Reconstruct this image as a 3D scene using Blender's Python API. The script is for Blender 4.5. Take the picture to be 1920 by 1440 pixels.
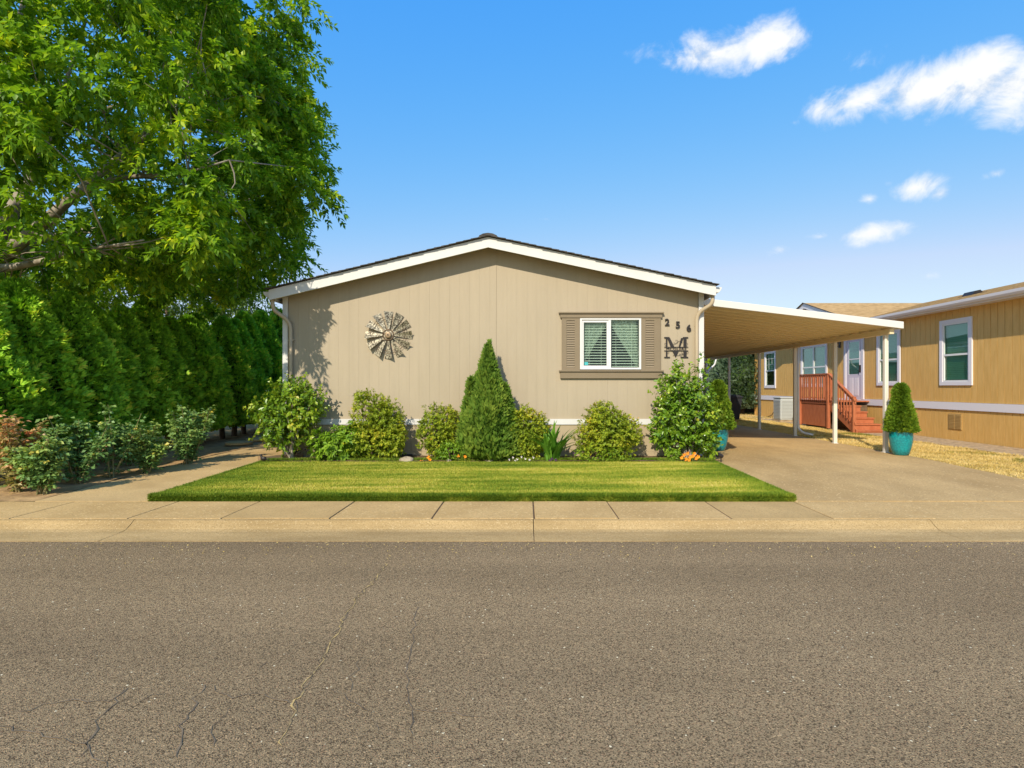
import bpy, math, random
import numpy as np
from mathutils import Vector, Matrix

for o in list(bpy.data.objects): bpy.data.objects.remove(o)
sc = bpy.context.scene
C = sc.collection
RNG = np.random.default_rng(7); random.seed(7)
F = 1066.7; CX = 985.0; CY = 725.0; H = 1.40      # photo geometry: focal length in px, vanishing point, eye height

# ------------------------------------------------------------------ camera
cam = bpy.data.cameras.new('camera'); cam.lens = 20.0; cam.sensor_width = 36.0
cam.shift_x = -25/1920; cam.shift_y = 5/1920; cam.clip_end = 3000
co = bpy.data.objects.new('camera', cam); C.objects.link(co)
co.location = (0, 0, H); co.rotation_euler = (math.radians(90), 0, 0); sc.camera = co

# ------------------------------------------------------------------ light and exposure
SUN = Vector((0.38, 1.0, -0.77)).normalized()
sl = bpy.data.lights.new('sun', 'SUN'); sl.energy = 2.9; sl.angle = math.radians(0.55); sl.color = (1, .90, .74)
so = bpy.data.objects.new('sun', sl); C.objects.link(so)
so.rotation_euler = SUN.to_track_quat('-Z', 'Y').to_euler(); so.location = (-6, -14, 18)
sc.view_settings.view_transform = 'Standard'; sc.view_settings.look = 'None'
sc.view_settings.exposure = 0.85; sc.view_settings.gamma = 1.0

w = bpy.data.worlds.new('World'); sc.world = w; w.use_nodes = True
nt = w.node_tree; nt.nodes.clear()
def N(t, **k):
    n = nt.nodes.new(t)
    for a, b in k.items(): setattr(n, a, b)
    return n
def math_(op, a, b=None, c=None, clamp=False):
    n = N('ShaderNodeMath', operation=op); n.use_clamp = clamp
    for i, v in enumerate((a, b, c)):
        if v is None: continue
        if isinstance(v, (int, float)): n.inputs[i].default_value = v
        else: nt.links.new(v, n.inputs[i])
    return n.outputs[0]
sky = N('ShaderNodeTexSky'); sky.sky_type = 'NISHITA'; sky.sun_disc = False
sky.sun_elevation = math.asin(-SUN.z); sky.sun_rotation = math.atan2(-SUN.x, -SUN.y)
sky.altitude = 100; sky.air_density = 1.0; sky.dust_density = 0.5; sky.ozone_density = 4.0
sr = N('ShaderNodeSeparateColor'); nt.links.new(sky.outputs[0], sr.inputs[0])          # film-like response of the sky colour, same in every direction
KS = 3.7
B_ = math_('MULTIPLY', math_('POWER', sr.outputs[2], .05), .90*KS)
G_ = math_('MINIMUM', math_('MULTIPLY', math_('POWER', sr.outputs[1], .58), .305*KS), B_)
R_ = math_('MINIMUM', math_('MULTIPLY', math_('POWER', sr.outputs[0], 1.6), .118*KS), math_('MULTIPLY', G_, .78))
hs = N('ShaderNodeCombineColor')
for i_, v_ in enumerate((R_, G_, B_)): nt.links.new(v_, hs.inputs[i_])
tc = N('ShaderNodeTexCoord'); sp = N('ShaderNodeSeparateXYZ'); nt.links.new(tc.outputs['Generated'], sp.inputs[0])
az = math_('WRAP', math_('ARCTAN2', sp.outputs[0], sp.outputs[1]), math.radians(55), math.radians(-55))
el = math_('ARCSINE', sp.outputs[2])
def azel(px, py):
    return math.atan2(px-CX, F), math.atan2(CY-py, math.hypot(F, px-CX))
clouds = [(1350,98,125,44,.95),(1430,82,90,44,1.0),(1330,130,40,22,.5),(1220,105,42,16,.3),
          (1840,140,95,72,1.05),(1845,100,40,30,.8),(1745,165,120,58,1.05),(1905,165,100,66,1.05),(1620,185,90,34,.95),(1540,205,62,30,.8),(1490,230,36,12,.5),(1590,215,60,20,.6),
          (1622,118,42,24,.33),(1715,352,62,25,.85),(1765,362,28,22,.7),(1665,343,22,14,.55),(1629,374,27,14,.8),(1640,434,62,24,.95),(1600,440,30,12,.6),
          (1540,443,30,10,.5),(1465,470,24,12,.6),(1868,325,22,9,.42),(1826,381,14,7,.3),(1020,412,26,6,.2),(684,232,20,26,.16),(1740,518,18,6,.25),(1855,512,14,6,.3),(1210,163,13,8,.3)]
acc = None
for cx, cy, rx, ry, s in clouds:
    a0, e0 = azel(cx, cy); ra = (azel(cx+rx, cy)[0]-azel(cx-rx, cy)[0])/2; re = (azel(cx, cy-ry)[1]-azel(cx, cy+ry)[1])/2
    u = math_('MULTIPLY', math_('SUBTRACT', az, a0), 1/ra); v = math_('MULTIPLY', math_('SUBTRACT', el, e0), 1/re)
    d2 = math_('ADD', math_('MULTIPLY', u, u), math_('MULTIPLY', v, v))
    m = math_('MULTIPLY', math_('SUBTRACT', 1.38, math_('SQRT', d2)), s)
    acc = m if acc is None else math_('SMOOTH_MAX', acc, m, .12)
mp = N('ShaderNodeMapping'); mp.inputs['Scale'].default_value = (1, 1, 1.25); nt.links.new(tc.outputs['Generated'], mp.inputs[0])
nz = N('ShaderNodeTexNoise'); nz.inputs['Scale'].default_value = 17; nz.inputs['Detail'].default_value = 9; nz.inputs['Roughness'].default_value = .62
nz.inputs['Distortion'].default_value = .35
nt.links.new(mp.outputs[0], nz.inputs['Vector'])
dens = math_('ADD', math_('MAXIMUM', acc, -1.0), math_('MULTIPLY', math_('SUBTRACT', nz.outputs[0], .55), 2.3))
mr = N('ShaderNodeMapRange', interpolation_type='SMOOTHSTEP'); mr.inputs['From Min'].default_value = .08; mr.inputs['From Max'].default_value = 1.15
nt.links.new(dens, mr.inputs[0])
mx = N('ShaderNodeMix', data_type='RGBA'); nt.links.new(mr.outputs[0], mx.inputs[0]); nt.links.new(hs.outputs[0], mx.inputs[6])
mp2 = N('ShaderNodeMapping'); mp2.inputs['Scale'].default_value = (1, 1, 1.25); mp2.inputs['Location'].default_value = (-.012, 0, .03); nt.links.new(tc.outputs['Generated'], mp2.inputs[0])
nz2 = N('ShaderNodeTexNoise'); nz2.inputs['Scale'].default_value = 17; nz2.inputs['Detail'].default_value = 9; nz2.inputs['Roughness'].default_value = .62; nz2.inputs['Distortion'].default_value = .35
nt.links.new(mp2.outputs[0], nz2.inputs['Vector'])
shd_ = N('ShaderNodeMapRange', interpolation_type='SMOOTHSTEP'); shd_.inputs['From Min'].default_value = -.02; shd_.inputs['From Max'].default_value = .22
nt.links.new(math_('SUBTRACT', nz2.outputs[0], nz.outputs[0]), shd_.inputs[0])
cmx = N('ShaderNodeMix', data_type='RGBA'); nt.links.new(shd_.outputs[0], cmx.inputs[0]); cmx.inputs[6].default_value = (3.75, 3.8, 3.85, 1); cmx.inputs[7].default_value = (2.5, 2.85, 3.35, 1)  # cloud shading put into the colour: undersides tinted greyer from the offset noise
nt.links.new(cmx.outputs[2], mx.inputs[7])
bg = N('ShaderNodeBackground'); bg.inputs['Strength'].default_value = 0.15
nt.links.new(mx.outputs[2], bg.inputs['Color'])
wo = N('ShaderNodeOutputWorld'); nt.links.new(bg.outputs[0], wo.inputs[0])

# ------------------------------------------------------------------ materials
def mat(name, c1, c2=None, scale=4, rough=.6, bump=0, bscale=60, spec=.3, metal=0, stretch=(1,1,1), detail=6, lo=.35, hi=.65, speck=None):
    m = bpy.data.materials.new(name); m.use_nodes = True; t = m.node_tree; b = t.nodes['Principled BSDF']
    b.inputs['Roughness'].default_value = rough; b.inputs['Specular IOR Level'].default_value = spec; b.inputs['Metallic'].default_value = metal
    b.inputs['Base Color'].default_value = (*c1, 1)
    tcn = t.nodes.new('ShaderNodeTexCoord'); mpn = t.nodes.new('ShaderNodeMapping'); mpn.inputs['Scale'].default_value = stretch
    t.links.new(tcn.outputs['Object'], mpn.inputs[0])
    col = None
    if c2:
        n = t.nodes.new('ShaderNodeTexNoise'); n.inputs['Scale'].default_value = scale; n.inputs['Detail'].default_value = detail
        n.inputs['Roughness'].default_value = .6
        t.links.new(mpn.outputs[0], n.inputs['Vector'])
        r = t.nodes.new('ShaderNodeMapRange'); r.inputs['From Min'].default_value = lo; r.inputs['From Max'].default_value = hi
        t.links.new(n.outputs[0], r.inputs[0])
        x = t.nodes.new('ShaderNodeMix'); x.data_type = 'RGBA'; x.inputs[6].default_value = (*c1, 1); x.inputs[7].default_value = (*c2, 1)
        t.links.new(r.outputs[0], x.inputs[0]); col = x.outputs[2]
    for spk in (speck or []):
        sc_, lo_, hi_, cc = spk
        vn = t.nodes.new('ShaderNodeTexVoronoi'); vn.inputs['Scale'].default_value = sc_
        t.links.new(tcn.outputs['Object'], vn.inputs['Vector'])
        sx = t.nodes.new('ShaderNodeSeparateColor'); t.links.new(vn.outputs['Color'], sx.inputs[0])
        r = t.nodes.new('ShaderNodeMapRange'); r.inputs['From Min'].default_value = lo_; r.inputs['From Max'].default_value = hi_
        t.links.new(sx.outputs[0], r.inputs[0])
        x = t.nodes.new('ShaderNodeMix'); x.data_type = 'RGBA'; x.inputs[7].default_value = (*cc, 1)
        if col is None: x.inputs[6].default_value = (*c1, 1)
        else: t.links.new(col, x.inputs[6])
        t.links.new(r.outputs[0], x.inputs[0]); col = x.outputs[2]
    if col is not None: t.links.new(col, b.inputs['Base Color'])
    if bump:
        n = t.nodes.new('ShaderNodeTexNoise'); n.inputs['Scale'].default_value = bscale; n.inputs['Detail'].default_value = 4
        t.links.new(mpn.outputs[0], n.inputs['Vector'])
        bp = t.nodes.new('ShaderNodeBump'); bp.inputs['Strength'].default_value = bump; bp.inputs['Distance'].default_value = .01
        t.links.new(n.outputs[0], bp.inputs['Height']); t.links.new(bp.outputs[0], b.inputs['Normal'])
    return m
def leafmat(name, ramp, trans=.3, rough=.45, spec=.35):
    m = bpy.data.materials.new(name); m.use_nodes = True; t = m.node_tree; b = t.nodes['Principled BSDF']
    b.inputs['Roughness'].default_value = rough; b.inputs['Specular IOR Level'].default_value = spec
    a = t.nodes.new('ShaderNodeAttribute'); a.attribute_name = 'tint'
    r = t.nodes.new('ShaderNodeValToRGB'); e = r.color_ramp.elements
    while len(e) < len(ramp): e.new(.5)
    for i, (p, c) in enumerate(ramp): e[i].position = p; e[i].color = (*c, 1)
    t.links.new(a.outputs['Fac'], r.inputs[0]); t.links.new(r.outputs[0], b.inputs['Base Color'])
    tr = t.nodes.new('ShaderNodeBsdfTranslucent')
    g = t.nodes.new('ShaderNodeMix'); g.data_type = 'RGBA'; g.blend_type = 'MULTIPLY'; g.inputs[0].default_value = 1
    g.inputs[7].default_value = (1.25, 1.2, .55, 1); t.links.new(r.outputs[0], g.inputs[6]); t.links.new(g.outputs[2], tr.inputs[0])
    ms = t.nodes.new('ShaderNodeMixShader'); ms.inputs[0].default_value = trans
    t.links.new(b.outputs[0], ms.inputs[1]); t.links.new(tr.outputs[0], ms.inputs[2])
    t.links.new(ms.outputs[0], t.nodes['Material Output'].inputs[0])
    return m
def glass(name, tint=(.75,.9,.82), refl=.12):
    m = bpy.data.materials.new(name); m.use_nodes = True; t = m.node_tree; t.nodes.clear()
    tr = t.nodes.new('ShaderNodeBsdfTransparent'); tr.inputs[0].default_value = (*tint, 1)
    gl = t.nodes.new('ShaderNodeBsdfGlossy'); gl.inputs['Roughness'].default_value = .02
    fr = t.nodes.new('ShaderNodeLayerWeight'); fr.inputs[0].default_value = .5
    pw = t.nodes.new('ShaderNodeMath'); pw.operation = 'POWER'; pw.inputs[1].default_value = 4; t.links.new(fr.outputs['Facing'], pw.inputs[0])
    ad = t.nodes.new('ShaderNodeMath'); ad.operation = 'ADD'; ad.inputs[1].default_value = refl; ad.use_clamp = True
    t.links.new(pw.outputs[0], ad.inputs[0])
    ms = t.nodes.new('ShaderNodeMixShader'); t.links.new(ad.outputs[0], ms.inputs[0]); t.links.new(tr.outputs[0], ms.inputs[1]); t.links.new(gl.outputs[0], ms.inputs[2])
    o = t.nodes.new('ShaderNodeOutputMaterial'); t.links.new(ms.outputs[0], o.inputs[0])
    return m

M = dict(
 asphalt = mat('asphalt', (0.253,0.178,0.094), (0.342,0.246,0.134), .30, .92, .9, 170, .12, detail=9, lo=.3, hi=.7,
               speck=[(210,.5,1.3,(0.471,0.344,0.188)), (170,.62,.74,(0.112,0.078,0.043)), (140,.93,.97,(0.528,0.366,0.193)), (230,.90,.97,(0.404,0.244,0.132)), (110,.998,.999,(0.899,0.777,0.509))]),
 crack = mat('road_crack', (.09,.068,.045), (.25,.185,.115), 11, .95),
 cracksand = mat('crack_sand', (.58,.40,.15), (.20,.145,.08), 16, .95),
 concrete = mat('concrete', (0.472,0.306,0.122), (0.590,0.393,0.167), 1.1, .9, .35, 120, .2, speck=[(90,.7,1,(0.389,0.255,0.108)),(60,.92,.96,(0.661,0.469,0.222))]),
 concrete2 = mat('concrete_pale', (.50,.33,.138), (.62,.42,.185), 1.3, .9, .35, 120, .2, speck=[(90,.7,1,(.41,.27,.118))]),
 concrete3 = mat('concrete_dark', (.43,.282,.114), (.56,.375,.16), .9, .9, .35, 120, .2, speck=[(90,.7,1,(.36,.24,.10))]),
 drive = mat('drive_concrete', (0.40,0.262,0.109), (0.57,0.385,0.17), .55, .9, .35, 120, .2, stretch=(1,.55,1), speck=[(80,.7,1,(0.366,0.240,0.103)),(55,.95,.98,(0.649,0.459,0.222))]),
 curb = mat('curb_concrete', (.40,.268,.112), (.53,.365,.165), 1.6, .95, .6, 110, .15, stretch=(.5,1.6,1.6), speck=[(120,.6,1,(.33,.22,.092)),(100,.93,.97,(.58,.42,.21))]),
 path = mat('path_concrete', (0.468,0.318,0.143), (0.607,0.424,0.197), 1.3, .9, .3, 120, .2, speck=[(90,.7,1,(0.405,0.276,0.122))]),
 soil = mat('soil', (0.287,0.183,0.092), (0.538,0.348,0.162), 5, 1, 1, 40, .1),
 darksoil = mat('bark_mulch', (0.090,0.060,0.038), (0.195,0.128,0.075), 9, 1, 1, 50, .1),
 gravel = mat('gravel', (0.275,0.196,0.119), (0.550,0.402,0.238), 9, 1, 1, 60, .1),
 ground = mat('dry_ground', (.34,.24,.10), (.46,.34,.16), 2, 1, .8, 60, .1),
 turf = mat('turf_base', (.30,.30,.025), (.45,.38,.05), 3, 1, .5, 60, .1),
 siding = mat('taupe_siding', (.395,.326,.225), (.415,.342,.237), 1.5, .55, .25, 60, .3, stretch=(6,6,.6)),
 siding2 = mat('taupe_backing', (.30,.24,.15), None, rough=.7),
 skirt = mat('taupe_skirting', (.40,.32,.20), (.42,.335,.215), 1.5, .6, .2, 60, .25),
 white = mat('white_paint', (.66,.645,.61), (.63,.615,.58), 2, .45, .06, 50, .35),
 white2 = mat('white_vinyl', (.70,.69,.67), None, rough=.35, spec=.4),
 trimtaupe = mat('dark_taupe_trim', (0.216,0.167,0.104), (0.234,0.181,0.116), 3, .55, .25, 70, .3, stretch=(1,1,1)),
 downspout = mat('taupe_downspout', (.46,.37,.25), None, rough=.4, spec=.4),
 shingle = mat('dark_shingle', (.05,.045,.04), (.10,.09,.08), 14, .95, .8, 120, .1),
 brownshingle = mat('brown_shingle', (.36,.235,.105), (.56,.39,.20), 5, .95, .6, 90, .1, stretch=(1,2.5,2.5)),
 black = mat('black_metal', (.025,.02,.018), None, rough=.45, spec=.4),
 dark = mat('dark_room', (.03,.03,.03), None, rough=.9),
 room = mat('room_wall', (.12,.115,.10), None, rough=.9),
 blind = mat('blind_slat', (.80,.81,.74), None, rough=.5),
 lace = mat('lace_curtain', (.42,.47,.43), (.76,.80,.75), 26, .8, .3, 40, .1, lo=.42, hi=.58),
 sticker = mat('teal_sticker', (.08,.45,.45), None, rough=.4),
 rust = mat('weathered_galvanised', (.065,.052,.036), (.54,.49,.36), 34, .55, .4, 60, .4, .25, lo=.40, hi=.60, detail=3),
 rustdark = mat('rusted_iron', (.10,.06,.035), (.20,.13,.08), 20, .6, .2, 60, .3, .3),
 hub = mat('bronze_hub', (.30,.21,.13), (.36,.26,.16), 10, .45, .1, 50, .4, .4),
 alu = mat('cream_aluminium', (.76,.64,.39), (.78,.66,.41), 1, .5, .05, 40, .35),
 aluwhite = mat('white_aluminium', (.68,.655,.595), None, rough=.4, spec=.4),
 tan = mat('ochre_siding', (.62,.365,.105), (.70,.43,.14), 3, .6, .55, 30, .25, stretch=(5,5,.7)),
 tanback = mat('ochre_backing', (.33,.20,.07), None, rough=.8),
 tanvent = mat('ochre_vent', (.44,.28,.10), None, rough=.6),
 lilac = mat('lavender_white_trim', (.70,.67,.70), None, rough=.5),
 door = mat('lavender_door', (.58,.54,.60), None, rough=.45),
 terra = mat('terracotta_stain', (.38,.115,.048), (.46,.155,.07), 4, .6, .3, 40, .25, stretch=(3,3,1)),
 teal = mat('teal_glaze', (.004,.17,.19), (.010,.28,.29), 35, .12, .08, 30, .6, lo=.4, hi=.6, detail=4),
 potsoil = mat('potting_soil', (.05,.035,.025), None, rough=1),
 acgrey = mat('grey_enamel', (.46,.48,.46), None, rough=.5),
 bin = mat('black_plastic', (.03,.03,.035), None, rough=.5),
 bark = mat('pale_bark', (.20,.165,.12), (.38,.33,.26), 6, .9, .7, 25, .15, stretch=(1,1,.4)),
 barkd = mat('dark_bark', (.09,.06,.04), (.16,.11,.075), 12, .95, .8, 40, .1),
 cane = mat('green_cane', (.16,.19,.06), (.26,.19,.09), 8, .7),
 stone = mat('garden_stone', (.28,.22,.15), (.42,.35,.25), 6, .9, .6, 20, .15),
 core = mat('foliage_light_block', (.03,.06,.012), (.045,.08,.015), 8, 1),  # dark filling of the light-blocking evergreen cores
 timber = mat('edging_timber', (.22,.15,.085), (.32,.22,.13), 6, .9, .4, 40, .1),
 orange = mat('orange_petal', (.85,.20,.01), (.9,.42,.03), 30, .6),
 purple = mat('purple_petal', (.10,.015,.12), None, rough=.6),
 whitepetal = mat('white_petal', (.72,.66,.62), None, rough=.6),
 fence = mat('brown_fence', (.16,.075,.035), None, rough=.8),
 glass = glass('window_glass', (.84,.90,.86), .03), glassn = glass('neighbour_glass', (.62,.82,.74), .10))
def worn(m, lo, hi, stretch, scale):
    """wear in broad streaks: scales the base colour by a stretched noise"""
    t = m.node_tree; b = t.nodes['Principled BSDF']; src = b.inputs['Base Color'].links[0].from_socket
    c = t.nodes.new('ShaderNodeTexCoord'); mp_ = t.nodes.new('ShaderNodeMapping'); mp_.inputs['Scale'].default_value = stretch; t.links.new(c.outputs['Object'], mp_.inputs[0])
    n = t.nodes.new('ShaderNodeTexNoise'); n.inputs['Scale'].default_value = scale; n.inputs['Detail'].default_value = 5; t.links.new(mp_.outputs[0], n.inputs['Vector'])
    r = t.nodes.new('ShaderNodeMapRange'); r.inputs['From Min'].default_value = .32; r.inputs['From Max'].default_value = .68; r.inputs['To Min'].default_value = lo; r.inputs['To Max'].default_value = hi
    t.links.new(n.outputs[0], r.inputs[0]); v = t.nodes.new('ShaderNodeVectorMath'); v.operation = 'SCALE'; t.links.new(src, v.inputs[0]); t.links.new(r.outputs[0], v.inputs['Scale']); t.links.new(v.outputs[0], b.inputs['Base Color'])
worn(M['asphalt'], .84, 1.16, (.12,.9,1), 1.0); worn(M['drive'], .90, 1.07, (1,.5,1), 1.6); worn(M['curb'], .82, 1.10, (.25,2,2), 2.0); worn(M['siding'], .965, 1.03, (1,1,.25), 1.2); worn(M['tan'], .94, 1.05, (1,1,.4), 1.0)
M['ash'] = leafmat('tree_leaf', [(0,(0.072,0.161,0.017)),(.35,(0.150,0.312,0.022)),(.7,(0.307,0.488,0.026)),(1,(0.667,0.734,0.043))], .5)
M['ashback'] = leafmat('far_tree_leaf', [(0,(.07,.13,.025)),(.5,(.14,.23,.04)),(1,(.27,.34,.08))], .45)
M['thuja'] = leafmat('hedge_frond', [(0,(0.109,0.242,0.021)),(.5,(0.236,0.486,0.037)),(.85,(0.434,0.714,0.053)),(1,(0.719,0.735,0.078))], .25, .6, .2)
M['thujay'] = leafmat('golden_frond', [(0,(.07,.15,.012)),(.5,(.15,.26,.02)),(1,(.30,.40,.03))], .3, .6, .2)
M['juniper'] = leafmat('juniper_frond', [(0,(0.062,0.138,0.020)),(.5,(0.138,0.247,0.030)),(1,(0.288,0.368,0.050))], .25, .6, .2)
M['camellia'] = leafmat('camellia_leaf', [(0,(.07,.16,.014)),(.5,(.17,.30,.022)),(.85,(.33,.42,.03)),(1,(.52,.48,.05))], .25, .28, .5)
M['camelliad'] = leafmat('camellia_dark_leaf', [(0,(0.053,0.134,0.011)),(.5,(0.150,0.282,0.020)),(.9,(0.346,0.457,0.033)),(1,(0.600,0.564,0.055))], .25, .25, .55)
M['azalea'] = leafmat('azalea_leaf', [(0,(0.115,0.155,0.015)),(.4,(0.244,0.339,0.022)),(.75,(0.426,0.451,0.028)),(.92,(0.592,0.466,0.033)),(1,(0.644,0.339,0.044))], .28, .5, .25)
M['azaleag'] = leafmat('azalea_green_leaf', [(0,(0.066,0.144,0.012)),(.4,(0.154,0.276,0.018)),(.8,(0.297,0.408,0.025)),(1,(0.462,0.432,0.040))], .28, .5, .25)
M['rhodo'] = leafmat('rhododendron_leaf', [(0,(.08,.18,.012)),(.5,(.18,.33,.022)),(1,(.31,.46,.035))], .28, .4, .35)
M['lily'] = leafmat('lily_leaf', [(0,(0.075,0.216,0.019)),(1,(0.180,0.365,0.039))], .25, .35, .4)
M['rose'] = leafmat('rose_leaf', [(0,(0.084,0.182,0.054)),(.5,(0.179,0.314,0.087)),(.85,(0.338,0.448,0.106)),(1,(0.675,0.530,0.093))], .25, .4, .35)
M['rosered'] = leafmat('rose_red_leaf', [(0,(0.161,0.222,0.061)),(.45,(0.360,0.317,0.109)),(.8,(0.648,0.333,0.157)),(1,(0.828,0.254,0.097))], .25, .4, .35)
M['grass'] = leafmat('lawn_blade', [(0,(.09,.175,.016)),(.35,(.25,.33,.032)),(.7,(.54,.50,.085)),(1,(.78,.65,.22))], .3, .6, .15)
M['drygrass'] = leafmat('dry_blade', [(0,(.20,.22,.04)),(.25,(.50,.37,.10)),(.6,(.74,.55,.20)),(1,(.82,.66,.32))], .3, .7, .1)
M['spruce'] = leafmat('spruce_needle', [(0,(0.056,0.108,0.055)),(.6,(0.125,0.192,0.110)),(1,(0.213,0.276,0.165))], .15, .7, .15)

# ------------------------------------------------------------------ helpers
class MB:
    def __init__(s): s.v = []; s.f = []
    def add(s, vs, fs):
        n = len(s.v); s.v += [tuple(v) for v in vs]; s.f += [tuple(i+n for i in f) for f in fs]; return s
    def box(s, x0, x1, y0, y1, z0, z1):
        return s.add([(x0,y0,z0),(x1,y0,z0),(x1,y1,z0),(x0,y1,z0),(x0,y0,z1),(x1,y0,z1),(x1,y1,z1),(x0,y1,z1)],
                     [(0,3,2,1),(4,5,6,7),(0,1,5,4),(1,2,6,5),(2,3,7,6),(3,0,4,7)])
    def prism(s, poly, axis, a, b):                    # polygon in the two other axes, extruded from a to b along axis
        n = len(poly); vs = []
        for t in (a, b):
            for p, q in poly: vs.append({'x':(t,p,q),'y':(p,t,q),'z':(p,q,t)}[axis])
        fs = [tuple(range(n)), tuple(range(2*n-1, n-1, -1))]
        for i in range(n): j = (i+1) % n; fs.append((i, i+n, j+n, j))
        return s.add(vs, fs)
    def tube(s, pts, r, k=8, cap=True):
        pts = [Vector(p) for p in pts]; rs = r if isinstance(r, (list, tuple)) else [r]*len(pts)
        vs = []; up = None
        for i, p in enumerate(pts):
            d = (pts[min(i+1,len(pts)-1)]-pts[max(i-1,0)]).normalized()
            if up is None: up = d.orthogonal().normalized()
            a = (up-d*up.dot(d)).normalized() if (up-d*up.dot(d)).length > 1e-4 else d.orthogonal().normalized()
            b = d.cross(a); up = a
            for j in range(k):
                t = 2*math.pi*j/k; vs.append(p+(a*math.cos(t)+b*math.sin(t))*rs[i])
        fs = []
        for i in range(len(pts)-1):
            for j in range(k):
                l = (j+1) % k; fs.append((i*k+j, i*k+l, (i+1)*k+l, (i+1)*k+j))
        if cap: fs += [tuple(range(k-1,-1,-1)), tuple(range((len(pts)-1)*k, len(pts)*k))]
        return s.add(vs, fs)
    def lathe(s, prof, cx, cy, k=40):
        vs = []; fs = []
        for r, z in prof:
            for j in range(k):
                t = 2*math.pi*j/k; vs.append((cx+r*math.cos(t), cy+r*math.sin(t), z))
        for i in range(len(prof)-1):
            for j in range(k):
                l = (j+1) % k; fs.append((i*k+j, i*k+l, (i+1)*k+l, (i+1)*k+j))
        fs += [tuple(range(k-1,-1,-1)), tuple(range((len(prof)-1)*k, len(prof)*k))]
        return s.add(vs, fs)
    def quad(s, a, b, c, d): return s.add([a,b,c,d], [(0,1,2,3)])

def root_loc(p):
    l = Vector((0,0,0))
    while p is not None: l += p.location; p = p.parent
    return l
def obj(name, mb, m, parent=None, smooth=False, origin=None):
    """link a builder in world coordinates as ONE mesh object (child of parent)"""
    off = root_loc(parent) if parent else Vector(origin or (0,0,0))
    me = bpy.data.meshes.new(name); me.from_pydata([(v[0]-off.x, v[1]-off.y, v[2]-off.z) for v in mb.v], [], mb.f)
    me.materials.append(M[m] if isinstance(m, str) else m)
    if smooth: me.shade_smooth()
    me.update(); o = bpy.data.objects.new(name, me); C.objects.link(o)
    if parent: o.parent = parent
    else: o.location = off
    return o
def fixnormals(o):
    import bmesh
    b = bmesh.new(); b.from_mesh(o.data); bmesh.ops.recalc_face_normals(b, faces=b.faces); b.to_mesh(o.data); b.free(); return o
def bevel(o, w=.006, seg=2):
    md = o.modifiers.new('bevel', 'BEVEL'); md.width = w; md.segments = seg; md.limit_method = 'ANGLE'; return o
def thing(name, label, cat, loc=(0,0,0), group=None):
    o = bpy.data.objects.new(name, None); C.objects.link(o); o.location = loc; o.empty_display_size = .1
    o['label'] = label; o['category'] = cat
    if group: o['group'] = group
    return o
def tag(o, label, cat, group=None):
    o['label'] = label; o['category'] = cat
    if group: o['group'] = group
    return o
def struct(o): o['kind'] = 'structure'; return o
def box(name, m, parent, *b): return obj(name, MB().box(*b), m, parent)

def unit(a): return a/np.maximum(np.linalg.norm(a, axis=-1, keepdims=True), 1e-9)
def vnoise(P, scale, seed=0, octaves=3):
    """smooth pseudo noise in -1..1 at points P (n,3)"""
    r = np.random.default_rng(seed); out = np.zeros(len(P)); amp = 1; tot = 0
    for o in range(octaves):
        a = np.zeros(len(P))
        for k in range(5):
            d = unit(r.normal(size=3)); a += np.sin(P@d*scale*r.uniform(.7,1.4)*2.2+r.uniform(0,6.28))
        out += amp*a/5; tot += amp; amp *= .55; scale *= 2.1
    return out/tot*1.8
def leafdata(P, D, Nn, L, W, tint, fold=.18, mid=.42, droop=0.):
    n = len(P); D = unit(D); S = unit(np.cross(D, Nn)); N2 = np.cross(S, D)
    L = np.broadcast_to(L, (n,))[:,None]; W = np.broadcast_to(W, (n,))[:,None]
    V = np.empty((n,4,3)); m = P+D*L*mid
    V[:,0] = P; V[:,1] = m+S*W*.5+N2*W*fold; V[:,2] = m-S*W*.5+N2*W*fold; V[:,3] = P+D*L; V[:,3,2] -= (L*droop)[:,0]
    return V.reshape(-1,3), np.repeat(tint, 4)
def leafobj(name, chunks, m, parent=None, origin=(0,0,0), kind=None):
    V = np.concatenate([c[0] for c in chunks]); T = np.concatenate([c[1] for c in chunks])
    n = len(V)//4; off = np.array(root_loc(parent) if parent else origin)
    V = (V-off).astype(np.float32)
    b = (np.arange(n)*4)[:,None]
    idx = (b+np.array([[0,1,3,0,3,2]])).astype(np.int32).ravel()
    me = bpy.data.meshes.new(name)
    me.vertices.add(len(V)); me.vertices.foreach_set('co', V.ravel())
    me.loops.add(len(idx)); me.loops.foreach_set('vertex_index', idx)
    me.polygons.add(n*2); me.polygons.foreach_set('loop_start', np.arange(0, n*6, 3, dtype=np.int32))
    a = me.attributes.new('tint', 'FLOAT', 'POINT'); a.data.foreach_set('value', np.clip(T,0,1).astype(np.float32))
    me.update(calc_edges=True); me.validate(); me.materials.append(M[m])
    o = bpy.data.objects.new(name, me); C.objects.link(o)
    if parent: o.parent = parent
    else: o.location = origin
    if kind: o['kind'] = kind
    return o
def copy_tree(o, parent=None):
    c = o.copy(); C.objects.link(c); c.parent = parent
    for ch in o.children: copy_tree(ch, c)
    return c
def gz(y): return -.08 if y < 7.35 else (0. if y > 11 else -.08+.08*(y-7.35)/3.65)

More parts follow.
